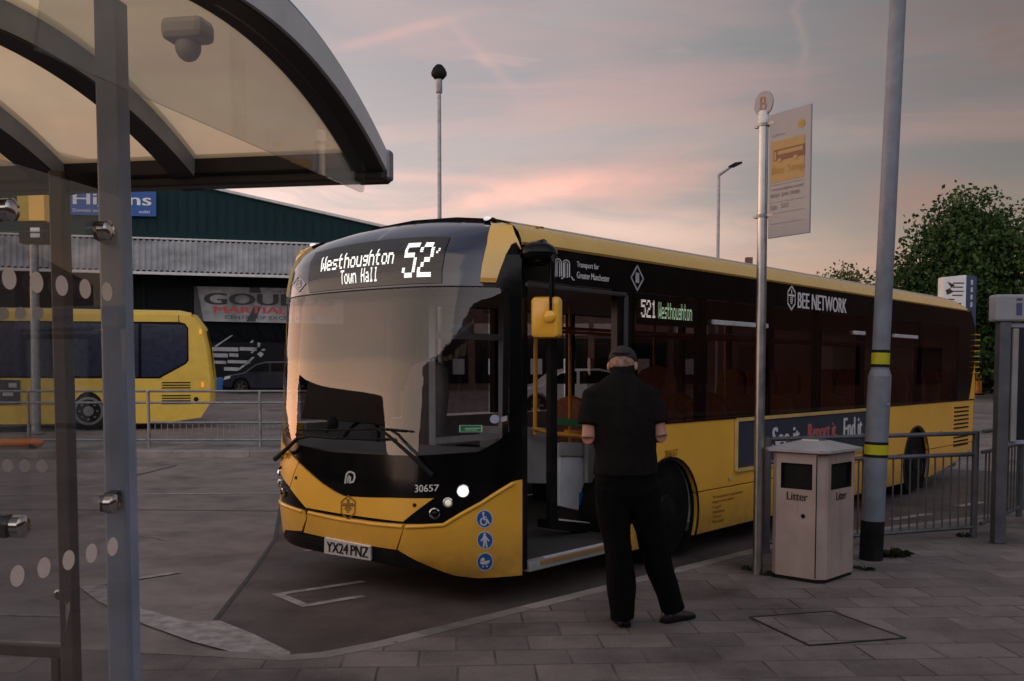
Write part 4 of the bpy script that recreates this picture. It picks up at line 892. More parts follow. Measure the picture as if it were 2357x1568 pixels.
# --- sides
arcR = .50; FW, RW = 2.05, 8.60; WR = .475
def arch(cx, r, z0=.20, n=14):
    h = .43; a0 = math.asin((z0 - h) / r); return [(cx - r * math.cos(a0 + (math.pi - 2 * a0) * i / n), h + r * math.sin(a0 + (math.pi - 2 * a0) * i / n)) for i in range(n + 1)]
def side_panel(poly, y, th, name, m, parent=bus, bev=0):
    b2 = MB(); b2.prism(poly, P(0, y, 0), U, UP, V * th); return b2.build(name, M[m] if isinstance(m, str) else m, parent, bevel=bev)
LEN = 11.25
skirt = [(1.36, .20)] + arch(FW, arcR) + [(2.9, .20), (8.0, .20)] + arch(RW, arcR) + [(9.15, .20), (10.2, .30), (11.22, .48)]
up_ = [(11.24, .60), (RW + .46, .60)] + [p for p in reversed(arch(RW, arcR, .60))] + [(FW + .46, .60)]
pan_u = [(1.36, .597)] + arch(FW, arcR, .597) + [(2.56, .597), (8.11, .597)] + arch(RW, arcR, .597) + [(9.1, .597), (11.24, .597), (11.27, 1.25), (1.36, 1.25)]
pan_l = [(1.36, .20)] + arch(FW, arcR, .20)[:6] + [(arch(FW, arcR, .587)[0])] + [(1.36, .587)]
side_panel(pan_u, 0, .03, 'side_panel', 'yellow', bev=.004)
def lowpanel(x0p, x1p): return x0p
aF0, aF1 = arch(FW, arcR, .20), arch(FW, arcR, .587); aR0, aR1 = arch(RW, arcR, .20), arch(RW, arcR, .587)
def arcbit(cx, s_, n=6):     # lower part of an arch edge from z .20 to .587 on side s_
    h = .43; a0, a1 = math.asin((.20 - h) / arcR), math.asin((.587 - h) / arcR); return [(cx + s_ * arcR * math.cos(a0 + (a1 - a0) * i / n), h + arcR * math.sin(a0 + (a1 - a0) * i / n)) for i in range(n + 1)]
side_panel([(1.36, .20)] + arcbit(FW, -1) + [(1.36, .587)], 0, .03, 'skirt_panel', 'yellow', bev=.004)
mid = [3.72, 5.35, 6.9]
xs_ = [None] + mid + [None]
for i in range(4):
    l = list(reversed(arcbit(FW, 1))) if i == 0 else [(mid[i - 1] + .004, .587), (mid[i - 1] + .004, .20)]
    r_ = arcbit(RW, -1) if i == 3 else [(mid[i] - .004, .20), (mid[i] - .004, .587)]
    side_panel(l + r_, 0, .03, 'skirt_panel', 'yellow', bev=.004)
side_panel(list(reversed(arcbit(RW, 1))) + [(9.2, .20), (10.2, .30), (11.20, .48), (11.23, .587)], 0, .03, 'skirt_panel', 'yellow', bev=.004)
MB().box(P(10.1, .06, .82), (1.9, .02, .8), (U, V, UP)).build('skirt_backing', M['matt_black'], bus)
MB().box(P(5.33, .06, .72), (5.3, .02, 1.0), (U, V, UP)).build('skirt_backing', M['matt_black'], bus)
for cx in (FW, RW):
    b2 = MB(); ar = arch(cx, arcR + .005, .05, 18); b2.loft([[P(x, .02, z) for x, z in ar], [P(x, .62, z) for x, z in ar]], False, False); b2.add([P(x, .62, z) for x, z in ar], [tuple(range(len(ar)))]); b2.build('wheel_housing', M['matt_black'], bus)
    b2 = MB(); ar = arch(cx, arcR, .20, 18); ar2 = arch(cx, arcR + .028, .20, 18); b2.loft([[P(x, -.012, z) for x, z in ar], [P(x, -.012, z) for x, z in ar2], [P(x, .01, z) for x, z in ar2]], False, False); b2.build('arch_trim', M['black'], bus, 40)
for yy, s_ in ((.05, 1), (BW - .05, -1)):
    for cx in (FW, RW):
        b2 = MB(); b2.lathe([(.27, -.02), (.29, .0), (.44, .0), (WR, .05), (WR, .22), (.44, .27), (.1, .27)], P(cx, yy, WR), V * s_, 36); w_ = b2.build('wheel', M['rubber'], bus, 40)
        b2 = MB(); b2.lathe([(.28, -.012), (.27, .035), (.20, .06), (.15, -.01), (.13, -.04), (.06, -.05), (.01, -.05)], P(cx, yy, WR), V * s_, 28, False); rim = b2.build('rim', M['hub'], w_, 40)
        b2 = MB()
        for k in range(10): a = k * math.pi / 5; b2.lathe([(.017, -.03), (.017, .01)], P(cx + .225 * math.cos(a), yy, WR + .225 * math.sin(a)) + V * s_ * .03, V * s_, 6)
        b2.build('wheel_nuts', M['hub'], rim)
# belt line trim, cantrail band, window glass, pillars
MB().box(P(6.3, -.004, 1.258), (9.9, .012, .018), (U, V, UP)).build('waist_trim', M['black'], bus)
side_panel([(.02, 2.37), (LEN, 2.37), (11.1, 2.55), (10.9, 2.64), (.0, 2.64)], -.002, .04, 'cantrail_panel', 'black')
side_panel([(.0, .26), (.065, .26), (.065, 2.37), (.0, 2.37)], -.002, .06, 'door_pillar', 'black')
side_panel([(1.22, .2), (1.36, .2), (1.36, 1.25), (1.48, 1.25), (1.48, 2.37), (1.22, 2.37)], -.003, .06, 'door_pillar', 'black')
b2 = MB(); b2.bar(P(.03, -.012, 2.335), P(1.33, -.012, 2.335), .03, .035); b2.bar(P(1.33, -.012, 2.33), P(1.33, -.012, .25), .03, .04); b2.build('door_frame', mat('door_frame_grey', (.035, .035, .036), .35), bus, bevel=.008)
wins = [(1.50, 2.60), (2.72, 3.96), (4.06, 5.24), (5.34, 6.54), (6.64, 7.34), (7.44, 8.66), (8.76, 10.35)]
for i, (a, b_) in enumerate(wins):
    z1 = 2.13 if i == 0 else 2.36
    MB().add([P(a - .06, -.004, 1.27), P(b_ + .05, -.004, 1.27), P(b_ + .05, -.004, 2.365), P(a - .06, -.004, 2.365)], [(0, 1, 2, 3)]).build('side_window', M['sideglass'], bus)
for x in (2.66, 4.01, 5.29, 6.59, 7.39, 8.71): MB().box(P(x, .045, 1.82), (.11, .07, 1.12), (U, V, UP)).build('window_pillar', M['matt_black'], bus)
side_panel([(10.35, 1.27), (11.0, 1.27), (11.24, 1.80), (11.24, 2.37), (10.35, 2.37)], -.003, .03, 'rear_quarter_panel', 'black')
side_panel([(11.0, 1.25), (11.29, 1.25), (11.27, 1.80), (11.25, 1.82)], -.004, .03, 'rear_corner_panel', 'yellow')
M['vent'] = mat('vent_light_edge', (.50, .50, .53), .35)
for a, b_ in ((2.78, 3.90), (6.20, 6.54), (7.55, 8.45)):
    b2 = MB(); b2.box(P((a + b_) / 2, -.02, 2.165), (b_ - a, .035, .045), (U, V, UP)); vt = b2.build('window_vent', M['vent'], bus, bevel=.006)
    b2 = MB(); b2.box(P((a + b_) / 2, -.010, 2.06), (b_ - a + .02, .012, .012), (U, V, UP)); b2.build('vent_rail', M['matt_black'], vt)
# off side : lower panel, cantrail, panes
side_panel([(-.0, .3), (11.2, .3), (11.27, 1.25), (0, 1.25)], BW, -.03, 'side_panel', 'yellow')
side_panel([(.02, 2.37), (LEN, 2.37), (11.1, 2.55), (10.9, 2.64), (.0, 2.64)], BW, -.04, 'cantrail_panel', 'black')
for a, b_ in ((.05, 1.1), (1.2, 2.6), (2.72, 3.96), (4.06, 5.24), (5.34, 6.54), (6.64, 7.9), (8.0, 9.3), (9.4, 11.2)):
    MB().add([P(a, BW, 1.27), P(b_, BW, 1.27), P(b_, BW, 2.37), P(a, BW, 2.37)], [(0, 1, 2, 3)]).build('side_window', M['sideglass'], bus)
    MB().box(P(b_ + .05, BW - .05, 1.82), (.1, .07, 1.12), (U, V, UP)).build('window_pillar', M['matt_black'], bus)
# rear end
rp = []
for z, x, in ((.48, 11.20), (.6, 11.24), (1.25, 11.28), (1.8, 11.26), (2.4, 11.2), (2.64, 11.0)):
    rp.append([P(x, 0.0, z), P(x + .12, .12, z), P(x + .2, .5, z), P(x + .22, 1.22, z), P(x + .2, BW - .5, z), P(x + .12, BW - .12, z), P(x, BW, z)])
MB().loft(rp, False, False).build('rear_panel', M['black'], bus, 40)
b2 = MB()
for k in range(8): b2.box(P(11.265, .02, 1.68 + .085 * k), (.10, .16, .016), (U, V, UP))
b2.build('rear_louvre', M['yellow'], bus)
# roof : cove along both sides, crown
def roofx(y):      # plan of the roof at the back
    return 11.0
cs = [(0.0, 2.62), (.006, 2.66), (.03, 2.715), (.07, 2.757), (.12, 2.785)]
crown = [(.13, 2.79), (.35, 2.85), (.75, 2.90), (1.22, 2.92), (1.69, 2.90), (2.09, 2.85), (2.31, 2.79)]
stn = [(0.0, 0), (.3, 0), (10.2, 0), (10.6, -.02), (10.9, -.07), (11.05, -.14), (11.15, -.22)]
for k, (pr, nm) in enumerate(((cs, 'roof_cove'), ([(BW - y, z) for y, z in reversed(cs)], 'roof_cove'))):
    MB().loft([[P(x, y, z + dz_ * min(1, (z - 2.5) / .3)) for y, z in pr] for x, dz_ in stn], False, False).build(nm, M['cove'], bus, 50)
MB().loft([[P(x if x > .0 else .12, y, z + dz_) for y, z in crown] for x, dz_ in stn], False, False).build('roof', mat('roof_white', (.45, .42, .40), .5), bus, 50)
MB().bar(P(.30, -.004, 2.63), P(.30, .105, 2.79), .012, .008).build('cove_seam', M['badge'], bus)
b2 = MB(); b2.bar(P(0.0, -.006, 2.628), P(10.9, -.006, 2.628), .014, .016); b2.build('gutter', M['badge'], bus)

# side lettering
sf = lambda x0, z0, w, h, off=.006: (lambda x, y, k=0: P(x0 + w * x, -off - .0004 * k, z0 + h * y))
f = sf(.36, 2.405, .27, .165); b2 = MB()
for dx in (0, .19): band(b2, f, [(.02 + dx * 2, .02), (.10 + dx * 2, .10), (.10 + dx * 2, .75)] + circ(.24 + dx * 2, .75, .14, 180, 0, 8) + [(.38 + dx * 2, .15)], .055)
for dx in (.09, .0): band(b2, f, [(.18 + dx * 4, .1), (.18 + dx * 4, .72)] + circ(.24 + dx * 4, .72, .06, 180, 0, 6) + [(.30 + dx * 4, .1)], .045)
band(b2, f, [(.86, .15), (.93, .03), (.99, .03)], .055); b2.build('transport_logo', M['white_print'], bus)
b2 = MB(); f = sf(.66, 2.42, .44, .14); lettering(b2, 'Transport for', f, 0, .56, .66, .40, bold=.004); lettering(b2, 'Greater Manchester', f, 0, .04, 1, .36, bold=.004); b2.build('transport_lettering', M['white_print'], bus)
f = sf(1.41, 2.385, .20, .20); b2 = MB(); band(b2, f, [(.5, 1), (.97, .5), (.5, 0), (.03, .5), (.5, 1)], .08); b2.add([f(x, y) for x, y in ((.36, .30), (.64, .30), (.64, .72), (.36, .72))], [(0, 1, 2, 3)]); b2.build('bus_symbol', M['grey_print'], bus)
b2 = MB(); f = sf(4.40, 2.36, .20, .25); band(b2, f, [(x, y) for x, y in hexo], .09); band(b2, f, [(.5, .7), (.5, .8)], .14); band(b2, f, [(.15, .6), (.85, .6)], .08)
for y, w in ((.50, .15), (.42, .17), (.34, .14), (.26, .08)): band(b2, f, [(.5 - w, y), (.5 + w, y)], .05)
b2.build('bee_emblem', M['white_print'], bus)
b2 = MB(); f = sf(4.66, 2.385, 1.34, .17); lettering(b2, 'BEE NETWORK', f, 0, 0, 1, 1, bold=.006); b2.build('network_lettering', M['white_print'], bus)
# side destination display in the top of the first window
b2 = MB(); b2.box(P(2.04, .03, 2.235), (1.02, .03, .26), (U, V, UP)); sdp = b2.build('side_display', M['display'], bus)
f = lambda x, y, k=0: P(1.60 + .86 * x, .010, 2.165 + .15 * y)
b2 = MB(); led(b2, '521', f, 0, .0, .27, 1.0); b2.build('led_route', M['led_white'], sdp)
b2 = MB(); led(b2, 'Westhoughton', f, .32, .0, .66, .95); b2.build('led_text', M['led_green'], sdp)
f = sf(1.97, .955, .22, .062); b2 = MB(); lettering(b2, '30657', f, 0, 0, 1, 1, bold=.006); b2.build('fleet_number', M['badge'], bus)
b2 = MB()
for i, (z, w, s_) in enumerate(((.50, .62, 'a'), (.455, .42, 'Registered office'), (.405, .16, 'Unit'), (.36, .24, 'Greater'), (.315, .17, 'Depot'), (.27, .22, 'Seats'))):
    lettering(b2, ['Transport operator', 'Registered office', 'Legal', 'Address', 'Town', 'Post code'][i], sf(2.84, z, w, .032), 0, 0, 1, 1, bold=.004)
b2.build('legal_lettering', M['badge'], bus)
# advertising frame
ax0, ax1, az0, az1 = 3.28, 6.95, .74, 1.235
b2 = MB()
for a, b_ in ((P(ax0, -.014, az0), P(ax1, -.014, az0)), (P(ax0, -.014, az1), P(ax1, -.014, az1)), (P(ax0, -.0145, az0), P(ax0, -.0145, az1)), (P(ax1, -.0145, az0), P(ax1, -.0145, az1))): b2.bar(a, b_, .024, .035)
b2.build('poster_frame', mat('poster_frame_yellow', (.60, .42, .14), .4), bus)
b2 = MB(); b2.box(P((ax0 + ax1) / 2, -.005, (az0 + az1) / 2), (ax1 - ax0 - .02, .008, az1 - az0 - .02), (U, V, UP)); ad = b2.build('poster', mat('poster_navy', (.030, .040, .066), .5), bus)
f = sf(ax0, az0, ax1 - ax0, az1 - az0, .011); b2 = MB(); lettering(b2, 'See it.', f, .22, .30, .19, .48, bold=.004); lettering(b2, 'End it.', f, .735, .32, .165, .52, bold=.004); lettering(b2, 'text 61016', f, .28, .1, .1, .07); b2.build('white_lettering', M['white_print'], ad)
b2 = MB(); lettering(b2, 'Report it.', f, .46, .30, .22, .48, bold=.004); b2.build('red_lettering', mat('poster_pink', (.52, .13, .14), .5), ad)
# side grilles and filler
b2 = MB()
for k in range(6): b2.box(P(10.62, -.004, 1.15 - .062 * k), (.72, .012, .022), (U, V, UP))
for k in range(3): b2.box(P(10.62, -.004, .70 - .062 * k), (.72, .012, .022), (U, V, UP))
b2.build('side_grille', M['matt_black'], bus)
b2 = MB(); b2.lathe([(.035, -.01), (.03, -.016), (.002, -.016)], P(9.62, .0, .80), V, 14); b2.build('fuel_cap', M['badge'], bus)
for x, z in ((3.17, .67),): MB().lathe([(.022, -.014), (.018, -.018), (.002, -.018)], P(x, 0, z), V, 12).build('side_marker', M['grey_print'], bus)
# mirrors
ma = side(1250, 600, -.16)
def mpl(px, py): return onplane(px, py, P(.20, -.36, 2.0), (-.35, -.93, 0))
mq = [mpl(*p) for p in ((1222, 779), (1288, 779), (1289, 683), (1224, 683))]
mu = (mq[1] - mq[0]); mw, mh_ = mu.length, (mq[3] - mq[0]).length; mu.normalize(); mn = Vector((-.35, -.93, 0)).normalized()
def rrect(w, h, r, n=6):
    out = []
    for cx, cy, a0 in ((w - r, r, -90), (w - r, h - r, 0), (r, h - r, 90), (r, r, 180)):
        out += [(cx + r * math.cos(math.radians(a0 + 90 * i / n)), cy + r * math.sin(math.radians(a0 + 90 * i / n))) for i in range(n + 1)]
    return out
b2 = MB(); o1 = mq[0]; ring = lambda g, dpt: [o1 + mu * (mw / 2 + (x - mw / 2) * g) + UP * (mh_ / 2 + (y - mh_ / 2) * g) + mn * dpt for x, y in rrect(mw, mh_, .035)]
b2.loft([ring(.96, -.07), ring(1, -.05), ring(1, -.01), ring(.94, .02), ring(.8, .032)]); mir = b2.build('mirror_housing', M['yellow'], bus, 40)
MB().bar(mpl(1270, 640) + mn * .035, mpl(1271.5, 728) + mn * .045, .024, .02).build('mirror_stem', M['black'], mir)
_a = [mpl(1252, 572), mpl(1266, 582), mpl(1271, 605), mpl(1270, 690)]; MB().tube([P(.10, .03, 2.57), P(.12, -.12, 2.60), _a[0].lerp(P(.12, -.12, 2.6), .4), _a[0], _a[1], _a[2], _a[3]], [.07, .065, .05, .038, .03, .022, .016], 12).build('mirror_arm', M['black'], bus, 60)
kc = mpl(1269, 729); b2 = MB(); b2.lathe([(.045, .02), (.043, .055), (.03, .065), (.002, .067)], kc, mn, 18); b2.build('mirror_knob', M['yellow'], mir, 40)
b2 = MB(); b2.ell(P(.12, -.06, 2.56), (.16, .13, .09), 16, 10, (U, V, UP)); b2.build('mirror_arm_cover', M['black'], bus, 60)
# wipers
def fpt(px, py, off): a, z = fpx(px, py); return fs(a, z) + fn_(a, z) * off
b2 = MB(); b2.tube([fpt(1002, 1094, .05), fpt(960, 1052, .06), fpt(905, 1000, .07), fpt(884, 987, .07)], [.021, .016, .012, .010], 8); wa = b2.build('wiper', M['matt_black'], bus, 50)
b2 = MB(); b2.tube([fpt(700, 990, .05), fpt(790, 992, .06), fpt(885, 988, .065), fpt(946, 993, .05)], .010, 6); b2.build('blade', M['rubber'], wa, 50)
b2 = MB(); b2.tube([fpt(641, 1056, .05), fpt(668, 1040, .06), fpt(700, 1010, .065), fpt(730, 1004, .065), fpt(790, 1010, .06)], [.024, .018, .014, .012, .010], 8); wa = b2.build('wiper', M['matt_black'], bus, 50)
b2 = MB(); b2.tube([fpt(693, 1000, .05), fpt(770, 1010, .05), fpt(860, 1012, .05), fpt(905, 1013, .05)], .010, 6); b2.build('blade', M['rubber'], wa, 50)
c_, n = onfront(662, 1051, .03); MB().bar(c_ - V * .03, c_ + V * .05 + UP * .03, .02, .02).build('wiper_hinge', M['yellow'], wa)
b2 = MB(); b2.ell(fpt(732, 975, -.14), (.05, .04, .06)); b2.tube([fpt(732, 975, -.14), fpt(726, 992, -.1)], .02); b2.build('camera_pod', M['matt_black'], bus, 60)

# --- inside of the bus
FL = .30
MB().box(P(5.35, BW / 2, FL - .03), (10.6, BW - .14, .06), (U, V, UP)).build('floor', M['floor'], bus)
MB().add([P(-.02, .05, FL + .004), P(1.34, .05, FL + .004), P(1.34, .95, FL + .006), P(-.02, .95, FL + .006)], [(0, 1, 2, 3)]).build('entrance_mat', mat('entrance_mat', (.055, .052, .050), .85, var=.3, vscale=40), bus)
b2 = MB(); b2.box(P(.70, .03, FL - .03), (1.27, .10, .07), (U, V, UP)); st = b2.build('door_step', M['interior'], bus, bevel=.008)
MB().box(P(.76, -.022, FL - .012), (1.12, .012, .03), (U, V, UP)).build('step_edge', mat('step_edge_ochre', (.34, .20, .07), .5), st)
MB().box(P(.79, .02, FL + .010), (1.02, .035, .008), (U, V, UP)).build('step_nosing', M['white_print'], st)
MB().box(P(5.6, BW / 2, 2.40), (10.9, BW - .16, .04), (U, V, UP)).build('ceiling', M['interior'], bus)
MB().box(P(11.1, BW / 2, 1.4), (.05, BW - .2, 2.0), (U, V, UP)).build('rear_bulkhead', M['interior'], bus)
for yy in (.09, BW - .06): MB().box(P(6.3 if yy < 1 else 5.6, yy, .78), (9.8 if yy < 1 else 11.1, .04, .94), (U, V, UP)).build('inner_lining', M['interior'], bus)
# dashboard, dark instrument panel and driver's seat seen through the windscreen
b2 = MB(); rr_ = []
for a in np.linspace(-.84, .90, 18):
    f0 = fs(a, 1.12) + U * .07; xr = max((f0 - B0).dot(U) + .05, .10); yy = BW / 2 + a * 1.2
    rr_.append([P((f0 - B0).dot(U), yy, .5), P((f0 - B0).dot(U), yy, 1.10), P(((f0 - B0).dot(U) + xr) / 2, yy, 1.15), P(xr, yy, 1.12), P(xr, yy, .5)])
b2.loft(rr_); b2.build('dashboard', mat('dash_grey', (.10, .10, .105), .6), bus, 30)
dq = [onplane(px, py, P(-.10, 0, 0), U) for px, py in ((692, 962), (886, 980), (898, 905), (712, 862))]
b2 = MB(); b2.add(dq + [p + U * .06 for p in dq], [(0, 1, 2, 3), (7, 6, 5, 4), (0, 4, 5, 1), (1, 5, 6, 2), (2, 6, 7, 3), (3, 7, 4, 0)]); b2.build('instrument_panel', M['matt_black'], bus, bevel=.01)
def seat(x, y, m, h=1.15, z=FL, name='seat', w=.46, back=1):
    s_ = MB(); s_.loft([[P(x + dx_, y + dy_, z + .42 + q) for dx_, dy_ in ((-.22, -w / 2), (.20, -w / 2), (.20, w / 2), (-.22, w / 2))] for q in (-.05, .06)]); so = s_.build(name, M[m], bus, bevel=.03)
    s_ = MB(); s_.prism([(-w / 2, .0), (w / 2, 0), (w / 2 * .98, (h - .42) * .75), (w / 2 * .75, (h - .42) * .96), (0, h - .40), (-w / 2 * .75, (h - .42) * .96), (-w / 2 * .98, (h - .42) * .75)], P(x + .20, y, z + .42), V, UP + U * .16, U * .09); s_.build('seat_back', M[m], so, bevel=.03)
    MB().box(P(x, y, z + .18), (.3, .3, .36), (U, V, UP)).build('seat_pedestal', M['matt_black'], so)
    return so
seat(.42, 1.75, 'seat_grey', 1.45, .35, 'driver_seat', .52)
b2 = MB(); b2.tube([P(-.02 + .22 * math.sin(a) * .5, 1.75 + .22 * math.cos(a), 1.10 + .2 * math.sin(a)) for a in np.linspace(0, 2 * math.pi, 25)], .016, 8); b2.build('steering_wheel', M['rubber'], bus, 50)
for i, x in enumerate((3.05, 3.75, 4.6, 5.35, 6.1, 6.85, 7.6, 8.3, 9.0, 9.7, 10.4)):
    zf = FL + (0 if x < 6.5 else .30)
    for y in (.36, .82) + ((1.62, 2.08) if x > 2.5 else ()): seat(x, y, 'seat', 1.12, zf)
seat(2.15, .42, 'seat', 1.2, FL + .25)
# cab partition, grey wheel box, rails
def inq(px, py, y): return onplane(px, py, P(0, y, 0), V)
def inbox(name, pts, y, th, m, parent=bus, bev=.006):
    q = [inq(px, py, y) for px, py in pts]; n = len(q); b3 = MB(); b3.add(q + [p + V * th for p in q], [tuple(range(n)), tuple(range(2 * n - 1, n - 1, -1))] + [(i, n + i, n + (i + 1) % n, (i + 1) % n) for i in range(n)]); return b3.build(name, M[m], parent, bevel=bev)
cabp = inbox('cab_partition', ((1286, 1165), (1420, 1195), (1420, 1022), (1290, 1020)), .62, .04, 'interior_pale'); inbox('partition_cap', ((1288, 1050), (1420, 1052), (1420, 1022), (1290, 1018)), .60, .015, 'interior', cabp)
inbox('partition_pocket', ((1336, 1163), (1420, 1180), (1420, 1140), (1336, 1134)), .595, .02, 'blue', cabp)
inbox('wheel_box', ((1205, 1112), (1264, 1114), (1264, 985), (1205, 985)), .75, .5, 'interior')
inbox('partition_base', ((1262, 1216), (1420, 1238), (1420, 1208), (1262, 1196)), .50, .12, 'matt_black'); inbox('base_trim', ((1286, 1198), (1420, 1212), (1420, 1209), (1286, 1194)), .495, .004, 'white_print')
inbox('door_leaf_frame', ((1267, 1216), (1283, 1216), (1283, 700), (1267, 700)), .45, .05, 'matt_black')
b2 = MB(); b2.tube([inq(1231, 1000, .7), inq(1233, 720, .7)], .019, 10); b2.tube([inq(1225, 985, .7), inq(1262, 997, .6), inq(1342, 1005, .6), inq(1420, 1012, .6)], .02, 10); b2.build('handrail', M['orange_pole'], bus, 50)
inbox('ticket_reader', ((1305, 1000), (1345, 1004), (1345, 992), (1308, 990)), .7, .05, 'orange_pole')
inbox('safety_sticker', ((1282, 978), (1345, 984), (1345, 967), (1282, 962)), .92, .01, 'green_sign')
b2 = MB()
for x, y in ((2.6, .9), (2.6, 1.5), (4.2, .95), (4.2, 1.5), (5.9, .95), (5.9, 1.5), (7.3, .95)): b2.tube([P(x, y, FL), P(x, y, 2.38)], .017, 8)
b2.tube([P(1.4, .95, 2.1), P(10.8, .95, 2.1)], .016, 8); b2.tube([P(2.4, 1.5, 2.1), P(10.8, 1.5, 2.1)], .016, 8); b2.build('grab_rail', M['orange_pole'], bus, 50)
MB().box(P(1.95, .55, 1.55), (.70, .03, .55), (U, V, UP)).build('passenger_screen', M['doorglass'], bus)
MB().box(P(1.95, .56, 1.0), (.74, .04, .55), (U, V, UP)).build('screen_panel', M['interior'], bus)
# cab assault screen frame
for y, z0, z1 in ((1.05, .3, 2.3),):
    b2 = MB(); b2.bar(P(.15, y, z0), P(.15, y, z1), .05, .05); b2.bar(P(1.0, y, z0), P(1.0, y, z1), .05, .05); b2.bar(P(.15, y, 2.0), P(1.0, y, 2.0), .05, .05); b2.bar(P(.15, y, 1.15), P(1.0, y, 1.15), .05, .05); b2.build('cab_screen_frame', M['interior'], bus)
# stickers on the windscreen
f = fquad((1056, 997), (1112, 996), (1112, 977), (1056, 978), -.006); b2 = MB(); b2.add([f(0, 0), f(1, 0), f(1, 1), f(0, 1)], [(0, 1, 2, 3)]); s_ = b2.build('screen_sticker', M['green_sign'], bus)
b2 = MB(); f3 = fquad((1056, 997), (1112, 996), (1112, 977), (1056, 978), .008); band(b2, f3, [(.04, .08), (.96, .08), (.96, .92), (.04, .92), (.04, .08)], .05); band(b2, f3, [(.3, .55), (.88, .55)], .12); band(b2, f3, [(.3, .32), (.75, .32)], .1); b2.build('sticker_print', mat('sticker_pale', (.40, .62, .45), .5), s_)
f = fquad((1126, 976), (1150, 976), (1150, 954), (1126, 954), .006); b2 = MB(); b2.add([f(.5 + .5 * math.cos(t), .5 + .5 * math.sin(t)) for t in np.linspace(0, 2 * math.pi, 24)[:-1]], [tuple(range(23))]); b2.build('permit_disc', mat('permit_lilac', (.36, .40, .52), .5), bus)
f = fquad((1152, 971), (1165, 970), (1165, 958), (1152, 959), .006); b2 = MB(); b2.add([f(0, 0), f(1, 0), f(1, 1), f(0, 1)], [(0, 1, 2, 3)]); b2.build('permit_label', M['grey_print'], bus)
# underside
MB().box(P(5.05, BW / 2, .235), (9.6, BW - .2, .03), (U, V, UP)).build('underframe', M['matt_black'], bus)

# ------------------------------------------------------------------ the other yellow bus beyond the island
Y2 = 26.3; g2 = gz(Y2); F0 = Vector(((486 - CX) / FPX * Y2, Y2, 0)); FD = Vector((.955, .296, 0)); FB = Vector((-.296, .955, 0))
far = thing('city_bus', 'yellow single deck bus with dark windows standing behind the island railing', 'bus', F0 - FD * 5 + FB * 1.2 + UP * g2)
def fb(px, py, off=0.0): return onplane(px, py, F0 + FB * off, FB)
def fl2(px, py): q = fb(px, py) - F0; return q.dot(FD), q.z
def FP(x, y, z): return F0 + FD * x + FB * y + UP * z
def fq(name, poly, m, off=0.0, th=.04, parent=far, bev=0.0):
    b3 = MB(); b3.prism([fl2(*p) for p in poly], F0 + FB * off, FD, UP, FB * th); return b3.build(name, M[m] if isinstance(m, str) else m, parent, bevel=bev)
M['far_yellow'] = mat('far_bus_yellow', (.74, .50, .07), .35, var=.06, coat=.25)
cpx = 203
arc2 = [(cpx + 36 * math.cos(a), 946 - 44 * math.sin(a)) for a in np.linspace(math.pi, 0, 13)]
fq('side_panel', [(-520, 980), (cpx - 36, 976)] + arc2 + [(cpx + 36, 975), (372, 974), (462, 961), (482, 930), (484, 872), (-520, 869)], 'far_yellow', 0, .06)
fq('roof_cove', [(-520, 735), (410, 741), (410, 725), (-520, 712)], 'far_yellow', 0, .08)
fq('rear_corner_panel', [(410, 872), (484, 872), (474, 800), (462, 752), (452, 736), (440, 727), (412, 725), (412, 741), (426, 745), (433, 756), (434, 830), (428, 838), (366, 872)], 'far_yellow', -.01, .08)
fq('window_band', [(-520, 868), (366, 870), (428, 836), (433, 828), (432, 757), (425, 746), (408, 742), (-520, 736)], 'black', .02, .03)
for q in ([(250, 866), (318, 868), (318, 745), (250, 744)], [(120, 866), (243, 866), (243, 744), (120, 743)], [(-60, 866), (112, 866), (112, 743), (-60, 742)], [(325, 868), (364, 868), (426, 835), (430, 827), (430, 758), (424, 748), (325, 745)]): fq('side_window', q, 'navy', .012, .006)
(x0, zr), (x1, _z) = fl2(-520, 714), fl2(440, 727)
b2 = MB(); b2.loft([[FP(x, y, _z + dz_ + h_) for y, h_ in ((.02, 0), (.12, .10), (.5, .16), (1.22, .2), (1.94, .16), (2.32, .1), (2.42, 0))] for x, dz_ in ((x0, 0), (x1 - .3, 0), (x1, -.06))], False, False); b2.build('roof', M['far_yellow'], far, 50)
ep = [fl2(482, 930), fl2(484, 872), fl2(474, 800), fl2(462, 752), fl2(440, 724)]
b2 = MB(); b2.loft([[FP(p[0] + dx_, y, p[1]) for p in ep] for y, dx_ in ((.0, 0), (.12, .10), (.6, .15), (1.2, .17), (1.8, .15), (2.3, .10), (2.44, 0))], False, False); b2.build('rear_panel', M['far_yellow'], far, 50)
xw, zw0, zw1 = fl2(482, 860)[0], fl2(482, 872)[1], fl2(482, 760)[1]
b2 = MB(); b2.loft([[FP(fl2(484, 872)[0] + .10, y, zw0), FP(fl2(474, 800)[0] + .14, y, (zw0 + zw1) / 2 + .2), FP(fl2(464, 760)[0] + .15, y, zw1)] for y in (.10, .5, 1.2, 1.9, 2.34)], False, False); b2.build('rear_window', M['black'], far, 40)
MB().box(FP(x1 / 2 + x0 / 2 - .3, 1.25, fl2(0, 905)[1]), (x1 - x0 - .9, 2.2, 1.4), (FD, FB, UP)).build('body_core', M['matt_black'], far)
b2 = MB()
for y in (881, 887, 893, 899, 911, 917, 923, 929):
    a, c_ = fl2(372, y), fl2(438, y); b2.box(FP((a[0] + c_[0]) / 2, -.006, a[1]), (c_[0] - a[0], .012, .03), (FD, FB, UP))
b2.build('engine_grille', M['matt_black'], far)
wz = .48; wx = fl2(203, 950)[0]
b2 = MB(); b2.lathe([(.28, -.02), (.46, -.02), (.48, .04), (.48, .25), (.3, .27)], FP(wx, .05, g2 + wz), FB, 28); w_ = b2.build('wheel', M['rubber'], far, 40)
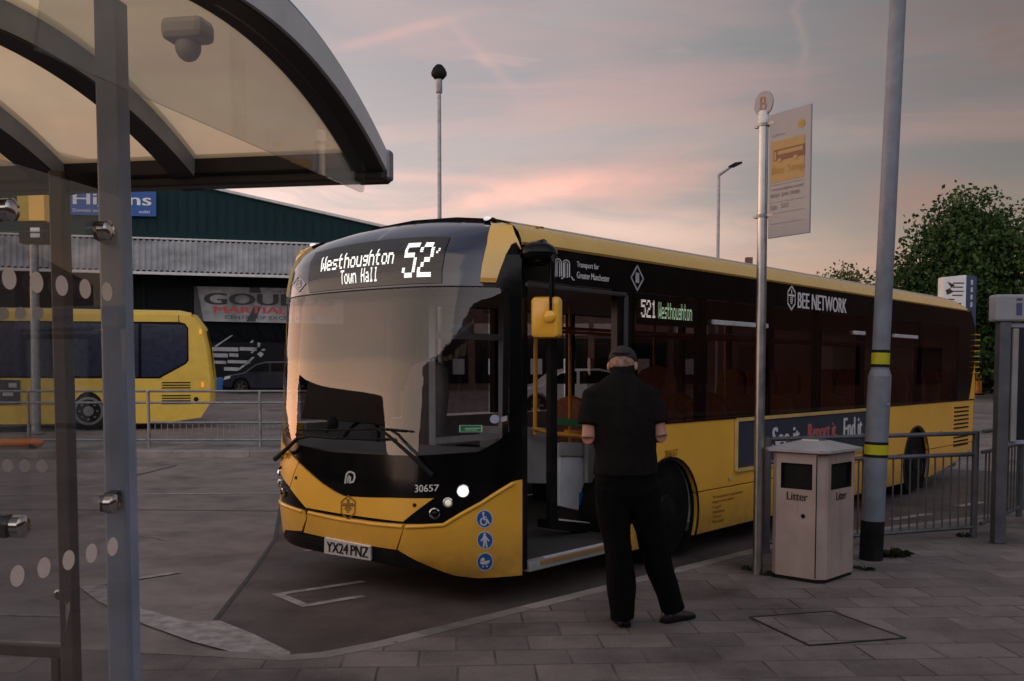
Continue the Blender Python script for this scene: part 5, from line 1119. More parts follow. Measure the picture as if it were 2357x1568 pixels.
b2 = MB(); b2.lathe([(.36, -.03), (.30, -.04), (.27, .04), (.15, .05), (.12, -.05), (.02, -.06)], FP(wx, .05, g2 + wz), FB, 24, False); rm = b2.build('rim', M['wheel'], w_, 40)
b2 = MB()
for k in range(8): a = k * math.pi / 4; b2.lathe([(.035, -.06), (.035, .02)], FP(wx + .21 * math.cos(a), .06, g2 + wz + .21 * math.sin(a)), FB, 6)
b2.build('wheel_nuts', M['chrome'], rm)
for px, py in ((461, 764), (466, 886)): q = fl2(px, py); MB().box(FP(q[0], -.025, q[1]), (.07, .03, .13), (FD, FB, UP)).build('side_marker', M['lens_orange'], far, bevel=.01)
q = fl2(451, 919); MB().lathe([(.06, .0), (.055, -.02), (.005, -.03)], FP(q[0], 0, q[1]), FB, 14).build('filler_cap', M['matt_black'], far)
po = fq('side_poster', [(-90, 932), (46, 930), (46, 875), (-90, 872)], mat('side_poster_grey', (.035, .037, .042), .5, var=.3), -.03, .025)
b2 = MB()
for (a, b_, c_, d_) in ((6, 900, 30, 912), (20, 882, 38, 892), (-40, 905, 0, 916)): p, q = fl2(a, d_), fl2(c_, b_); b2.box(FP((p[0] + q[0]) / 2, -.034, (p[1] + q[1]) / 2), (q[0] - p[0], .006, q[1] - p[1]), (FD, FB, UP))
b2.build('poster_print', M['grey_print'], po)
fq('skirt_seam', [(-520, 936), (166, 932.5), (166, 931), (-520, 934.5)], 'badge', -.006, .004)
MB().box(FP(x0 / 2 + x1 / 2 - .8, 1.2, g2 + .34), (x1 - x0 - 1.6, 2.1, .3), (FD, FB, UP)).build('underframe', M['matt_black'], far)

# ------------------------------------------------------------------ bus shelter (left foreground)
TH = R(10); E_ = Vector((-math.cos(TH), math.sin(TH), 0)); G_ = Vector((-math.sin(TH), -math.cos(TH), 0))
S0 = onz(897, 425, 2.456); S0.z = 0
def S(b, t, z): return S0 + E_ * b + G_ * t + UP * z
zo = lambda t: 2.82 - .262 * ((t - 1.12) / 1.12) ** 2
zi = lambda t: 2.708 - .245 * ((t - 1.12) / 1.12) ** 2
sh = thing('bus_shelter', 'grey framed bus shelter with curved translucent roof and dotted glass screens', 'bus shelter', S(1.4, 1.1, PZ))
tt = [float(x) for x in np.linspace(0.0, 2.24, 29)]
MAXB = 3.4
def rib(b0, b1, name='roof_arch', m='shelter'):
    b2 = MB(); b2.loft([[S(b0, t, zo(t)), S(b1, t, zo(t)), S(b1, t, zi(t)), S(b0, t, zi(t))] for t in tt]); o = b2.build(name, M['shelter'], sh, 30)
    b2 = MB(); b2.loft([[S(b0 + .004, t, zi(t) - .001), S(b1 - .004, t, zi(t) - .001), S(b1 - .004, t, zi(t) - .006), S(b0 + .004, t, zi(t) - .006)] for t in tt]); b2.build('soffit_strip', M['shelter_dark'], o, 30); return o
for a, b_ in ((0, .125), (.79, .89), (1.37, 1.50), (2.15, 2.25), (2.9, 3.0)): rib(a, b_)
e0 = MB(); e0.loft([[S(-.012, t, zo(t) - .02), S(0.0, t, zo(t) - .02), S(0.0, t, zi(t) + .0), S(-.012, t, zi(t) + .0)] for t in tt[1:]]); e0.build('end_fascia', mat('fascia_grey', (.62, .63, .65), .45, var=.08), sh, 30)
for t in (0.0, 2.18):
    b2 = MB(); b2.box(S(MAXB / 2, t + .03, 2.525), (MAXB, .10, .125), (E_, G_, UP)); bm_ = b2.build('eaves_beam', M['shelter_dark'], sh, bevel=.008)
    b2 = MB(); b2.box(S(MAXB / 2 + .06, t + .085 if t < 1 else t - .025, 2.505), (MAXB - .1, .006, .012), (E_, G_, UP)); b2.build('beam_groove', M['matt_black'], bm_)
b2 = MB(); b2.box(S(-.004, .022, 2.525), (.024, .06, .12), (E_, G_, UP)); b2.build('beam_end_cap', M['galv'], sh, bevel=.012)
# translucent roof sheets
rm_ = bpy.data.materials.new('opal_roof_sheet'); rm_.use_nodes = True; N = rm_.node_tree.nodes; L = rm_.node_tree.links; N.clear()
tr = N.new('ShaderNodeBsdfTranslucent'); tp = N.new('ShaderNodeBsdfTransparent'); df = N.new('ShaderNodeBsdfDiffuse'); tcn = N.new('ShaderNodeTexCoord'); nz = N.new('ShaderNodeTexNoise'); nz.inputs['Scale'].default_value = 2.2; nz.inputs['Detail'].default_value = 5
L.new(tcn.outputs['Object'], nz.inputs['Vector']); cr = N.new('ShaderNodeValToRGB'); cr.color_ramp.elements[0].position = .32; cr.color_ramp.elements[0].color = (.75, .52, .28, 1); cr.color_ramp.elements[1].position = .7; cr.color_ramp.elements[1].color = (.96, .74, .40, 1)
L.new(nz.outputs['Fac'], cr.inputs[0]); L.new(cr.outputs[0], tr.inputs[0]); L.new(cr.outputs[0], df.inputs[0]); tp.inputs[0].default_value = (.9, .82, .70, 1)
m1 = N.new('ShaderNodeMixShader'); m1.inputs[0].default_value = .25; L.new(tr.outputs[0], m1.inputs[1]); L.new(tp.outputs[0], m1.inputs[2]); m2 = N.new('ShaderNodeMixShader'); m2.inputs[0].default_value = .12; L.new(m1.outputs[0], m2.inputs[1]); L.new(df.outputs[0], m2.inputs[2])
oo = N.new('ShaderNodeOutputMaterial'); L.new(m2.outputs[0], oo.inputs[0])
for b0, b1 in ((.10, .81), (.87, 1.39), (1.48, 2.17), (2.23, 2.92), (2.98, 3.4)):
    b2 = MB(); b2.loft([[S(b0, t, zo(t) - .025), S(b1, t, zo(t) - .025)] for t in tt], False, False); b2.build('roof_sheet', rm_, sh, 50, recalc=False)
# posts
def post(b, t, z1, w=.10, z0=PZ, m='shelter'):
    b2 = MB(); b2.box(S(b, t, (z0 + z1) / 2), (w, w, z1 - z0), (E_, G_, UP)); o = b2.build('post', M[m], sh, bevel=.008)
    b2 = MB(); b2.box(S(b, t, z0 + .006), (w * 2, w * 2, .012), (E_, G_, UP)); b2.build('base_plate', M['galv'], o); return o
pa = post(.50, 1.14, 2.80, .071); M['post_brown'] = mat('brown_post_paint', (.085, .066, .062), .5, var=.15); pb = post(1.265, .27, 2.50, .060, m='post_brown'); post(2.9, .27, 2.5); post(2.9, 1.14, 2.74); post(.80, 2.02, 2.55); post(2.9, 2.02, 2.5)
b2 = MB(); b2.add([onplane(x, y, S(0, .3012, 0), G_) for x, y in ((149, 1383), (153, 1392), (160, 1384), (161, 1404), (157, 1418), (153, 1440), (150, 1462), (152, 1432), (150, 1408), (151, 1396))], [tuple(range(10))]); b2.build('scrape_mark', mat('bare_metal_scrape', (.30, .28, .27), .5, var=.3, vscale=30), pb)
b2 = MB(); b2.bar(S(1.265, .27, 2.46), S(1.265, .02, 2.50), .09, .08); b2.build('bracket', M['shelter_dark'], pb)
# upper gable pane with rounded lower corners
def rnd(poly, r, ids, n=5):
    out = []
    for i, p in enumerate(poly):
        if i not in ids: out.append(p); continue
        p = Vector(p); a = (Vector(poly[i - 1]) - p).normalized(); c_ = (Vector(poly[(i + 1) % len(poly)]) - p).normalized()
        for k in range(n + 1): f = k / n; out.append(tuple(p + a * r * (1 - f) ** 2 + c_ * r * f ** 2))
    return out
up_pane = rnd([(.135, 2.40), (.135, zi(.135) - .012)] + [(t, zi(t) - .012) for t in tt[3:-2]] + [(2.12, 2.335)], .035, (0,))
b2 = MB(); b2.prism(up_pane, S(.06, 0, 0), G_, UP, E_ * .008); b2.build('gable_pane', M['shelterglass'], sh)
# lower end screen and road side screen, frosted dots, clamps
def pane(o, ax, x0, x1, z0, z1, nrm, dots, rows):
    b2 = MB(); b2.prism(rnd([(x0, z0), (x1, z0), (x1, z1), (x0, z1)], .03, (0, 1, 2, 3)), o, ax, UP, nrm * .010); g = b2.build('glass_screen', M['shelterglass'], sh)
    for x in dots:
        for z in rows:
            b2 = MB()
            for k in (.0112,) if ax is E_ else (-.0012,): b2.add([Vector(o) + ax * (x + .0265 * math.cos(q)) + UP * (z + .0265 * math.sin(q)) + nrm * k for q in np.linspace(0, 2 * math.pi, 25)[:-1]], [tuple(range(24))])
            b2.build('frosted_dot', M['dot'], g)
    return g
pane(S(.437, 0, 0), G_, 1.20, 2.16, .32, 2.22, E_, [1.295 + .1035 * i for i in range(8)], (1.94, 1.217))
pane(S(0, .2, 0), E_, 1.325, 2.84, .60, 2.28, G_, [1.415 + .0775 * i for i in range(18)], (1.949, 1.329))
b2 = MB(); b2.box(S(2.1, .205, .565), (1.56, .035, .05), (E_, G_, UP)); rl = b2.build('bottom_rail', M['post_brown'], sh, bevel=.005)
b2 = MB(); b2.box(S(1.375, .205, .33), (.03, .03, .44), (E_, G_, UP)); b2.build('rail_foot', M['post_brown'], rl)
def clamp(b, t, z, arm=None, r=.028):
    c_ = S(b, t, z); b2 = MB(); b2.lathe([(r * .7, -.016), (r, -.012), (r, .010), (r * .8, .014), (r * .3, .016)], c_, -E_ if arm != 'eave' else -G_, 16); o = b2.build('clamp_bolt', M['chrome'], sh, 40)
    b2 = MB()
    if arm == 'post': b2.bar(c_ + E_ * .02, S(.50, 1.16, z), .03, .045)
    elif arm == 'left': b2.bar(c_ + E_ * .03, c_ + E_ * .42 + UP * .0, .03, .055)
    elif arm == 'eave': b2.bar(c_ + G_ * .02, S(1.265, .24, z), .02, .03)
    b2.build('clamp_arm', M['shelter_dark'], o)
clamp(.43, 1.305, 2.109, 'post'); clamp(.43, 1.305, 1.341, 'post')
ql = onplane(20, 483, S(.43, 0, 0), E_) - S0; clamp(.43, ql.dot(G_), ql.z, 'left'); ql = onplane(45, 1212, S(.43, 0, 0), E_) - S0; clamp(.43, ql.dot(G_), ql.z, 'left')
clamp(1.36, .19, .80, 'eave', .022)
# dome camera hanging under the roof
dc = onz(432, 72, 2.70); dcam = thing('dome_camera', 'white dome security camera hanging under the shelter roof', 'camera', dc)
b2 = MB(); b2.box(dc + UP * -.0, (.13, .10, .065), (E_, G_, UP)); b2.build('mount', M['plate'], dcam, bevel=.02); b2 = MB(); b2.ell(dc - UP * .045, (.037, .037, .042), 18, 12); b2.build('dome', M['interior_pale'], dcam, 60)

# ------------------------------------------------------------------ bus stop pole and flag
so_ = onz(1743, 1322, PZ); Ys = so_.y
st_ = thing('bus_stop_sign', 'steel bus stop pole carrying a lettered disc and long white flag panel', 'bus stop', so_)
ptop = aty(1757, 268, Ys); MB().tube([so_, Vector((so_.x, so_.y, ptop.z))], .038, 18).build('pole', M['steel'], st_, 40)
b2 = MB(); b2.lathe([(.041, 0), (.041, .09), (.03, .10)], Vector((so_.x, so_.y, ptop.z - .06)), n=18); b2.build('pole_cap', M['plate'], st_, 40)
fd = Vector((.529, -.848, 0)).normalized()
fp0 = Vector((so_.x, so_.y, 0)) + fd * .055
FN = Vector((-.848, -.529, 0)).normalized()
def flagp(px, py): return onplane(px, py, fp0, FN)
tl, tr, br, bl = flagp(1772, 266), flagp(1870, 238), flagp(1863, 536), flagp(1768, 550)
wf = ((tr - tl).dot(fd) + (br - bl).dot(fd)) / 2; zt_, zb_ = (tl.z + tr.z) / 2, (bl.z + br.z) / 2; xo = (tl - fp0).dot(fd)
def FL_(x, y, k=0, off=.010): return fp0 + fd * (xo + wf * x) + UP * (zb_ + (zt_ - zb_) * y) + FN * (off + .0004 * k)
M['flag'] = mat('flag_white', (.28, .285, .32), .45, var=.05); M['flag_yellow'] = mat('flag_yellow', (.34, .22, .06), .45, var=.08); M['flag_brown'] = mat('flag_print_brown', (.16, .05, .02), .5); M['flag_ochre'] = mat('flag_print_ochre', (.36, .20, .02), .5)
b2 = MB(); b2.prism([(0, 0), (wf, 0), (wf, zt_ - zb_), (0, zt_ - zb_)], fp0 + fd * xo + UP * zb_ + FN * .008, fd, UP, -FN * .016); fl_ = b2.build('flag_panel', M['flag'], st_, bevel=.004)
sq = lambda x0, y0, x1, y1, k=0, off=.010: [FL_(x0, y0, k, off), FL_(x1, y0, k, off), FL_(x1, y1, k, off), FL_(x0, y1, k, off)]
b2 = MB(); b2.add(sq(.06, .445, .86, .775), [(0, 1, 2, 3)]); b2.build('yellow_panel', M['flag_yellow'], fl_)
b2 = MB(); b2.add(sq(.13, .615, .87, .705, 4), [(0, 1, 2, 3)]); bi = b2.build('bus_picture', M['flag_brown'], fl_)
b2 = MB(); b2.add(sq(.23, .66, .83, .69, 8), [(0, 1, 2, 3)]); b2.add(sq(.15, .622, .20, .69, 8), [(0, 1, 2, 3)])
for cx in (.28, .66): b2.add([FL_(cx + .055 * math.cos(q), .615 + .017 * math.sin(q), 10) for q in np.linspace(0, 2 * math.pi, 17)[:-1]], [tuple(range(16))])
b2.build('picture_windows', M['flag_yellow'], bi)
b2 = MB(); lettering(b2, 'Bus Stop', lambda x, y, k: FL_(x, y, 5 + k), .09, .495, .77, .075, bold=.004); b2.build('stop_lettering', M['flag_ochre'], fl_)
b2 = MB(); lettering(b2, 'www.tfgm.com/', lambda x, y, k: FL_(x, y, 2 + k), .08, .372, .76, .028, bold=.003); lettering(b2, '0161 244 1000', lambda x, y, k: FL_(x, y, 2 + k), .07, .325, .68, .030, bold=.003); lettering(b2, '520', lambda x, y, k: FL_(x, y, 2 + k), .06, .225, .15, .035, bold=.003); lettering(b2, '521', lambda x, y, k: FL_(x, y, 2 + k), .32, .232, .17, .035, bold=.003)
lettering(b2, 'Stop', lambda x, y, k: FL_(x, y, 2 + k), .10, .805, .06, .03); lettering(b2, 'Bolton', lambda x, y, k: FL_(x, y, 2 + k), .19, .815, .20, .018)
for y in (.422, .282, .195, .110): b2.add(sq(.06, y, .87, y + .004, 2), [(0, 1, 2, 3)])
b2.build('small_lettering', mat('flag_print_grey', (.22, .20, .21), .5), fl_)
b2 = MB(); hx = [FL_(.78 + .09 * math.cos(q), .865 + .038 * math.sin(q), 2) for q in [math.pi / 2 + i * math.pi / 3 for i in range(6)]]; b2.add(hx, [tuple(range(6))]); em = b2.build('bee_emblem', M['flag_yellow'], fl_)
b2 = MB(); b2.add(sq(.755, .855, .805, .875, 6), [(0, 1, 2, 3)]); b2.add(sq(.71, .868, .85, .876, 5), [(0, 1, 2, 3)]); b2.build('bee_print', M['flag_ochre'], em)
for z in (zt_ - .06, zb_ + .18):
    b2 = MB(); b2.lathe([(.046, -.012), (.046, .012)], Vector((so_.x, so_.y, z)), n=18, caps=False); b2.bar(Vector((so_.x, so_.y, z)) + fd * .03, fp0 + fd * (xo + .05) + UP * z, .02, .02); b2.bar(Vector((so_.x, so_.y, z)) - fd * .04, Vector((so_.x, so_.y, z)) - fd * .085, .03, .02); b2.build('clamp', M['galv'], st_, 30)
dcn = aty(1757, 239, Ys); dn = FN; dcn = Vector((so_.x, so_.y, dcn.z))
b2 = MB(); b2.lathe([(.095, -.006), (.095, .006)], dcn, dn, 32); dd_ = b2.build('stop_disc', M['flag'], st_, 40)
du = UP.cross(dn).normalized(); b2 = MB(); lettering(b2, 'B', lambda x, y, k: dcn + du * (x - .5) * .075 + UP * (y - .5) * .105 + dn * (.009 + .0004 * k), 0.05, 0, .9, 1); b2.build('letter', mat('disc_letter', (.27, .15, .10), .5), dd_)

# ------------------------------------------------------------------ litter bin
bl_, bf_, br_ = onz(1783, 1330, PZ), onz(1893, 1347, PZ), onz(1982, 1330, PZ)
f1 = (bl_ - bf_); f1.z = 0; W1 = f1.length; f1.normalize(); f2_ = Vector((-f1.y, f1.x, 0)); f2_ = f2_ if f2_.y > 0 else -f2_
W1 = .45; W2 = .57; ctr = bf_ + f1 * W1 / 2 + f2_ * W2 / 2
zt2 = onplane(1893, 1048, bf_, (0, 1, 0)).z
bin_ = thing('litter_bin', 'stained pale grey litter bin with pyramid lid beside the bus stop pole', 'litter bin', ctr)
def BN(x, y, z): return ctr + f1 * x + f2_ * y + UP * (z - PZ)
M['bin'] = mat('bin_pale_paint', (.36, .285, .265), .45, var=.1, vscale=4); 
mb_ = M['bin']; N = mb_.node_tree.nodes; L = mb_.node_tree.links
tcb = N.new('ShaderNodeTexCoord'); mpb = N.new('ShaderNodeMapping'); mpb.inputs['Scale'].default_value = (9, 9, .7); L.new(tcb.outputs['Object'], mpb.inputs[0]); nb = N.new('ShaderNodeTexNoise'); nb.inputs['Scale'].default_value = 1.0; nb.inputs['Detail'].default_value = 6; L.new(mpb.outputs[0], nb.inputs['Vector'])
rb = N.new('ShaderNodeValToRGB'); rb.color_ramp.elements[0].position = .50; rb.color_ramp.elements[1].position = .86; L.new(nb.outputs['Fac'], rb.inputs[0])
bc = N['Principled BSDF'].inputs['Base Color'].links[0].from_socket; mxb = N.new('ShaderNodeMix'); mxb.data_type = 'RGBA'; L.new(rb.outputs[0], mxb.inputs[0]); L.new(bc, mxb.inputs[6]); mxb.inputs[7].default_value = (.22, .13, .10, 1); L.new(mxb.outputs[2], N['Principled BSDF'].inputs['Base Color'])
def oct_(hx, hy, c_): return [(-hx, hy - c_), (-hx, -hy + c_), (-hx + c_, -hy), (hx - c_, -hy), (hx, -hy + c_), (hx, hy - c_), (hx - c_, hy), (-hx + c_, hy)]
def bring(hx, hy, c_, z): return [BN(x, y, z) for x, y in oct_(hx, hy, c_)]
h1, h2 = W1 / 2, W2 / 2
z0b, z1b = PZ + .03, zt2
# front (towards us) and side faces have an opening: built as frames
oz0, oz1 = zt2 - .27, zt2 - .075
b2 = MB(); rg_ = lambda z: bring(h1, h2, .06, z)
b2.loft([rg_(z0b), rg_(oz0)], False); b2.loft([rg_(oz1), rg_(z1b)], False)
o8 = oct_(h1, h2, .06)
for i in range(8):
    a, c_ = Vector(o8[i]), Vector(o8[(i + 1) % 8]); ln = (c_ - a).length
    segs = [(0, 1)] if ln < .1 else [(0, .11), (.89, 1)]
    for s0_, s1_ in segs: p, q = a.lerp(c_, s0_), a.lerp(c_, s1_); b2.add([BN(p.x, p.y, oz0), BN(q.x, q.y, oz0), BN(q.x, q.y, oz1), BN(p.x, p.y, oz1)], [(0, 1, 2, 3)])
bb = b2.build('casing', M['bin'], bin_, 20, recalc=False)
bpy.context.view_layer.update()
b2 = MB(); b2.loft([bring(h1 - .02, h2 - .02, .04, z0b + .02), bring(h1 - .02, h2 - .02, .04, oz0 - .01)]); b2.loft([bring(h1 - .035, h2 - .035, .04, oz0 - .02), bring(h1 - .035, h2 - .035, .04, oz1 + .02)]); b2.build('liner', M['matt_black'], bin_)
b2 = MB(); b2.loft([bring(h1 - .012, h2 - .012, .04, PZ), bring(h1 - .012, h2 - .012, .04, z0b)]); b2.build('plinth', M['matt_black'], bin_)
b2 = MB(); b2.loft([bring(h1 + .03, h2 + .03, .05, zt2 + .005), bring(h1 + .045, h2 + .045, .06, zt2 + .012), bring(h1 + .045, h2 + .045, .06, zt2 + .03), bring(.12, .12, .03, zt2 + .080), bring(.10, .10, .03, zt2 + .086)]); lid = b2.build('lid', mat('bin_lid', (.33, .32, .33), .4, var=.12), bin_, 25)
b2 = MB(); b2.box(BN(0, 0, zt2 + .09), (.14, .14, .012), (f1, f2_, UP)); b2.build('stub_plate', M['steel'], lid)
b2 = MB(); b2.loft([bring(h1 - .005, h2 - .005, .045, zt2 - .004), bring(h1 - .005, h2 - .005, .045, zt2 + .006)]); b2.build('shadow_gap', M['matt_black'], bin_)
ff_ = lambda x, y, k=0: BN(h1 - .06 - x * 1.0, -h2 - .003 - .0004 * k, y)
for wall, fx in (('f', lambda x, y, k=0: BN(.075 - x * .17, -h2 - .003 - .0004 * k, oz0 - .085 + y * .062)), ('s', lambda x, y, k=0: BN(-h1 - .003 - .0004 * k, .0 + (x - .5) * .17, oz0 - .085 + y * .062))):
    b2 = MB(); lettering(b2, 'Litter', fx, 0, 0, 1, 1, bold=.012); b2.build('lettering', mat('bin_letter_' + wall, (.03, .012, .012), .5), bb)
MB().box(BN(-h1 + .061, -h2 - .002, (z0b + zt2) / 2), (.006, .006, zt2 - z0b - .02), (f1, f2_, UP)).build('door_gap', M['matt_black'], bb)
b2 = MB(); b2.lathe([(.016, 0), (.015, .008), (.002, .009)], BN(-.06, -h2, oz0 - .2), -f2_, 12); b2.build('lock', M['rubber'], bb)

# ------------------------------------------------------------------ lamp column
lp0 = onz(2004, 1288, PZ); lpz = lambda py: onplane(2004, py, lp0, (0, 1, 0)).z
lc = thing('lamp_column', 'thick blue grey lamp column with yellow bands beside the litter bin', 'lamp column', lp0)
lean = Vector((.028, 0, 1))
def LC(z): return lp0 + lean * (z - PZ)
M['column'] = mat('column_blue_grey', (.17, .195, .24), .45, var=.16, vscale=6, bump=.12, bscale=25)
zs = lpz(866); b2 = MB(); b2.tube([LC(PZ), LC(zs)], .094, 20); b2.build('base_section', M['column'], lc, 40)
b2 = MB(); b2.tube([LC(zs), LC(zs + .06)], [.094, .074], 20, False); b2.tube([LC(zs + .06), LC(9.0)], [.072, .055], 20); b2.build('shaft', M['column'], lc, 40)
b2 = MB(); b2.tube([LC(9.0), LC(9.4) + Vector((.2, .3, .1)), LC(9.6) + Vector((.9, 1.1, .1))], [.05, .04, .04], 10); b2.ell(LC(9.65) + Vector((1.2, 1.5, .08)), (.2, .45, .08), 14, 8); b2.build('arm', M['column'], lc, 40)
M['band'] = mat('reflective_yellow_band', (.46, .44, .01), .4)
for y0, y1, rr in ((1049, 1020, .0955), (842, 809, .0745)):
    b2 = MB(); b2.tube([LC(lpz(y0)), LC(lpz(y1))], rr, 24, False); bd = b2.build('yellow_band', M['band'], lc, 40)
    for z in (lpz(y0), lpz(y1)): MB().tube([LC(z - .012), LC(z + .012)], rr + .0006, 24, False).build('band_edge', M['matt_black'], bd, 40)
b2 = MB(); b2.tube([LC(PZ + .001), LC(lpz(1198))], .0965, 24, False); b2.build('base_paint', M['matt_black'], lc, 40)
b2 = MB(); b2.prism([(0, 0), (.09, .01), (.09, .38), (0, .38)], LC(1.0) + Vector((.01, -.0975, 0)), (1, 0, 0), UP, (0, .02, 0)); 
MB().box(LC(lpz(930)) + Vector((.05, -.08, 0)), (.03, .02, .02)).build('door_lock', M['galv'], lc)

# ------------------------------------------------------------------ railing and information board on the right
M['rail_dark'] = mat('railing_grey', (.10, .105, .12), .5, metal=.4, var=.2)
ra, rb_ = Vector((2.22, 8.72, PZ)), onz(2240, 1237, PZ)
rdir = (rb_ - ra)
guard_rail('pedestrian_railing', 'dark railing with upright bars between the lamp column and the information board', 'railing', ra, rb_, (0, .45, 1), 1.02, (1.0, .80, .10), bars=(.10, .80, .008), barn=24, r=.020, pr=.032, m=M['rail_dark'], group='railings along the pavement edge')
rc = rb_ + rdir.normalized() * .22; rc = rb_ + Vector((.16, .20, 0)); rd = Vector((6.5, 12.1, PZ))
guard_rail('pedestrian_railing', 'dark railing with upright bars to the right of the information board post', 'railing', rc, rd, (.5, 1), 1.02, (1.0, .80, .10), bars=(.10, .80, .008), barn=24, r=.020, pr=.032, m=M['rail_dark'], group='railings along the pavement edge')
ip = onz(2288, 1250, PZ); Yi = ip.y
info = thing('information_board', 'grey posted information board with white header at the right edge', 'information board', ip)
def ib(px, py, dy=0): return aty(px, py, Yi + dy)
pt = ib(2302, 740); pw = .105
MB().box(Vector((ip.x + .03, Yi, (PZ + pt.z) / 2)), (pw, pw, pt.z - PZ)).build('post', M['rail_dark'], info, bevel=.01)
MB().box(Vector((ip.x + 1.33, Yi, (PZ + pt.z) / 2)), (pw, pw, pt.z - PZ)).build('post', M['rail_dark'], info, bevel=.01)
h0, h1_ = ib(2291, 740, -.05), ib(2291, 678, -.05)
MB().box(Vector((h0.x + .70, Yi, (h0.z + h1_.z) / 2)), (1.42, .16, h1_.z - h0.z)).build('header', M['flag'], info, bevel=.02)
b2 = MB(); lettering(b2, 'i', lambda x, y, k: Vector((h0.x + .17 + x * .055, Yi - .083 - .0003 * k, h0.z + .055 + y * .155)), 0, 0, 1, 1, bold=.05); lettering(b2, 'Information', lambda x, y, k: Vector((h0.x + .275 + x, Yi - .083 - .0003 * k, h0.z + .08 + y * .09)), 0, 0, .75, 1)
b2.build('lettering', mat('header_print_blue', (.05, .06, .16), .5), info)
d0, d1 = ib(2325, 1012), ib(2325, 752)
MB().box(Vector((d0.x + .55, Yi + .01, (d0.z + d1.z) / 2)), (1.12, .07, d1.z - d0.z)).build('case', mat('case_navy', (.008, .010, .018), .35), info, bevel=.01)
MB().box(Vector((d0.x + .0, Yi - .01, (d0.z + d1.z) / 2 - .02)), (.055, .10, d1.z - d0.z + .0)).build('case_edge', mat('case_edge_grey', (.24, .24, .25), .5), info, bevel=.01)
MB().box(Vector((d0.x + .66, Yi - .028, (d0.z + d1.z) / 2)), (.84, .006, d1.z - d0.z - .12)).build('timetable_sheet', mat('timetable_sheet', (.28, .29, .31), .5, var=.25, vscale=14), info)
for pz in (d1.z + .01, d0.z - .02): MB().box(Vector((ip.x + .68, Yi, pz)), (1.3, .05, .035)).build('cross_rail', M['shelter'], info)
# ------------------------------------------------------------------ weeds in the joints
M['weed'] = leafmat('weed_leaf', (.012, .014, .006), (.035, .034, .014))
def weed(x, y, r, n, seed, label):
    rg = random.Random(seed); t = MB()
    for _ in range(n):
        a = rg.uniform(0, 6.28); d = Vector((math.cos(a), math.sin(a), 0)); q = Vector((x, y, PZ)) + d * rg.uniform(0, r * .5); l = rg.uniform(.4, 1) * r; hgt = rg.uniform(.02, .45) * r
        sd_ = Vector((-d.y, d.x, 0)) * rg.uniform(.002, .006); m_ = q + d * l * .5 + UP * hgt; e_ = q + d * l + UP * hgt * rg.uniform(.1, .9)
        t.add([q - sd_, q + sd_, m_ + sd_ * .8, e_, m_ - sd_ * .8], [(0, 1, 2, 3, 4)])
    o = t.build('weed', M['weed'], recalc=False); return tag(o, label, 'weed', 'weeds growing from the paving joints')
q = onz(1785, 1325, PZ); weed(q.x, q.y, .10, 40, 1, 'dark weed at the left foot of the litter bin'); q = onz(1728, 1312, PZ); weed(q.x, q.y, .08, 26, 2, 'dark weed at the foot of the bus stop pole')
q = onz(2046, 1280, PZ); weed(q.x, q.y, .17, 46, 3, 'straggly dark weed to the right of the lamp column foot'); q = onz(1988, 1312, PZ); weed(q.x, q.y, .08, 26, 4, 'small dark weed between the litter bin and the lamp column'); q = onz(2218, 1236, PZ); weed(q.x, q.y, .09, 24, 5, 'small dark weed under the railing post')

# ------------------------------------------------------------------ the driver standing on the pavement, seen from behind
YM = 6.2; KM = FPX / YM
def mp(px, py, dy=0.0):      # photo pixel at the man's own distance, dy further away
    q = aty(px, py, YM); return Vector((q.x, YM + dy, q.z))
man = thing('person', 'man in black cap, polo shirt and trousers standing with his back turned', 'person', mp(1480, 1450) * 1.0)
WLOC['person'] = Vector(man.location)
def limb(mb_, pts, n=14):
    """pts: (centre, radius across x, radius in depth) ; rings follow the limb"""
    P_ = [Vector(p[0]) for p in pts]; rings = []
    for i, (c_, rx, ry) in enumerate(pts):
        d = (P_[min(i + 1, len(P_) - 1)] - P_[max(i - 1, 0)]).normalized()
        a = Vector((1, 0, 0)) - d * d.x
        if a.length < .3: a = Vector((0, 1, 0)) - d * d.y; rx, ry = ry, rx
        a.normalize(); b_ = d.cross(a).normalized()
        rings.append([Vector(c_) + a * rx * math.cos(2 * math.pi * k / n) + b_ * ry * math.sin(2 * math.pi * k / n) for k in range(n)])
    for k, e in ((0, -1), (-1, 1)):       # rounded ends
        pass
    mb_.loft(rings); return mb_
def fuse(mb_, voxel, smooth, disp=0.0, seed=0, dscale=7.0, squash=None):
    me = bpy.data.meshes.new('tmp'); off = Vector(man.location); me.from_pydata([p - off for p in mb_.v], [], mb_.f)
    bm = bmesh.new(); bm.from_mesh(me); bmesh.ops.recalc_face_normals(bm, faces=bm.faces); bm.to_mesh(me); bm.free()
    o = bpy.data.objects.new('tmp', me); COL.objects.link(o)
    r_ = o.modifiers.new('r', 'REMESH'); r_.mode = 'VOXEL'; r_.voxel_size = voxel
    s_ = o.modifiers.new('s', 'SMOOTH'); s_.factor = .5; s_.iterations = smooth
    bpy.context.view_layer.update(); dg = bpy.context.evaluated_depsgraph_get(); out = bpy.data.meshes.new_from_object(o.evaluated_get(dg)); bpy.data.objects.remove(o); bpy.data.meshes.remove(me)
    if disp:
        for v in out.vertices:
            c_ = v.co * dscale; w = noise.noise(Vector((c_.x, c_.y, c_.z * .55 + seed))) + .5 * noise.noise(Vector((c_.x * 2.1, c_.y * 2.1, c_.z * 1.3 + seed + 9)))
            v.co += v.normal * w * disp
    return out
def mpart(name, me, m, parent=man): o = link(name, me, m, parent, 180); return o
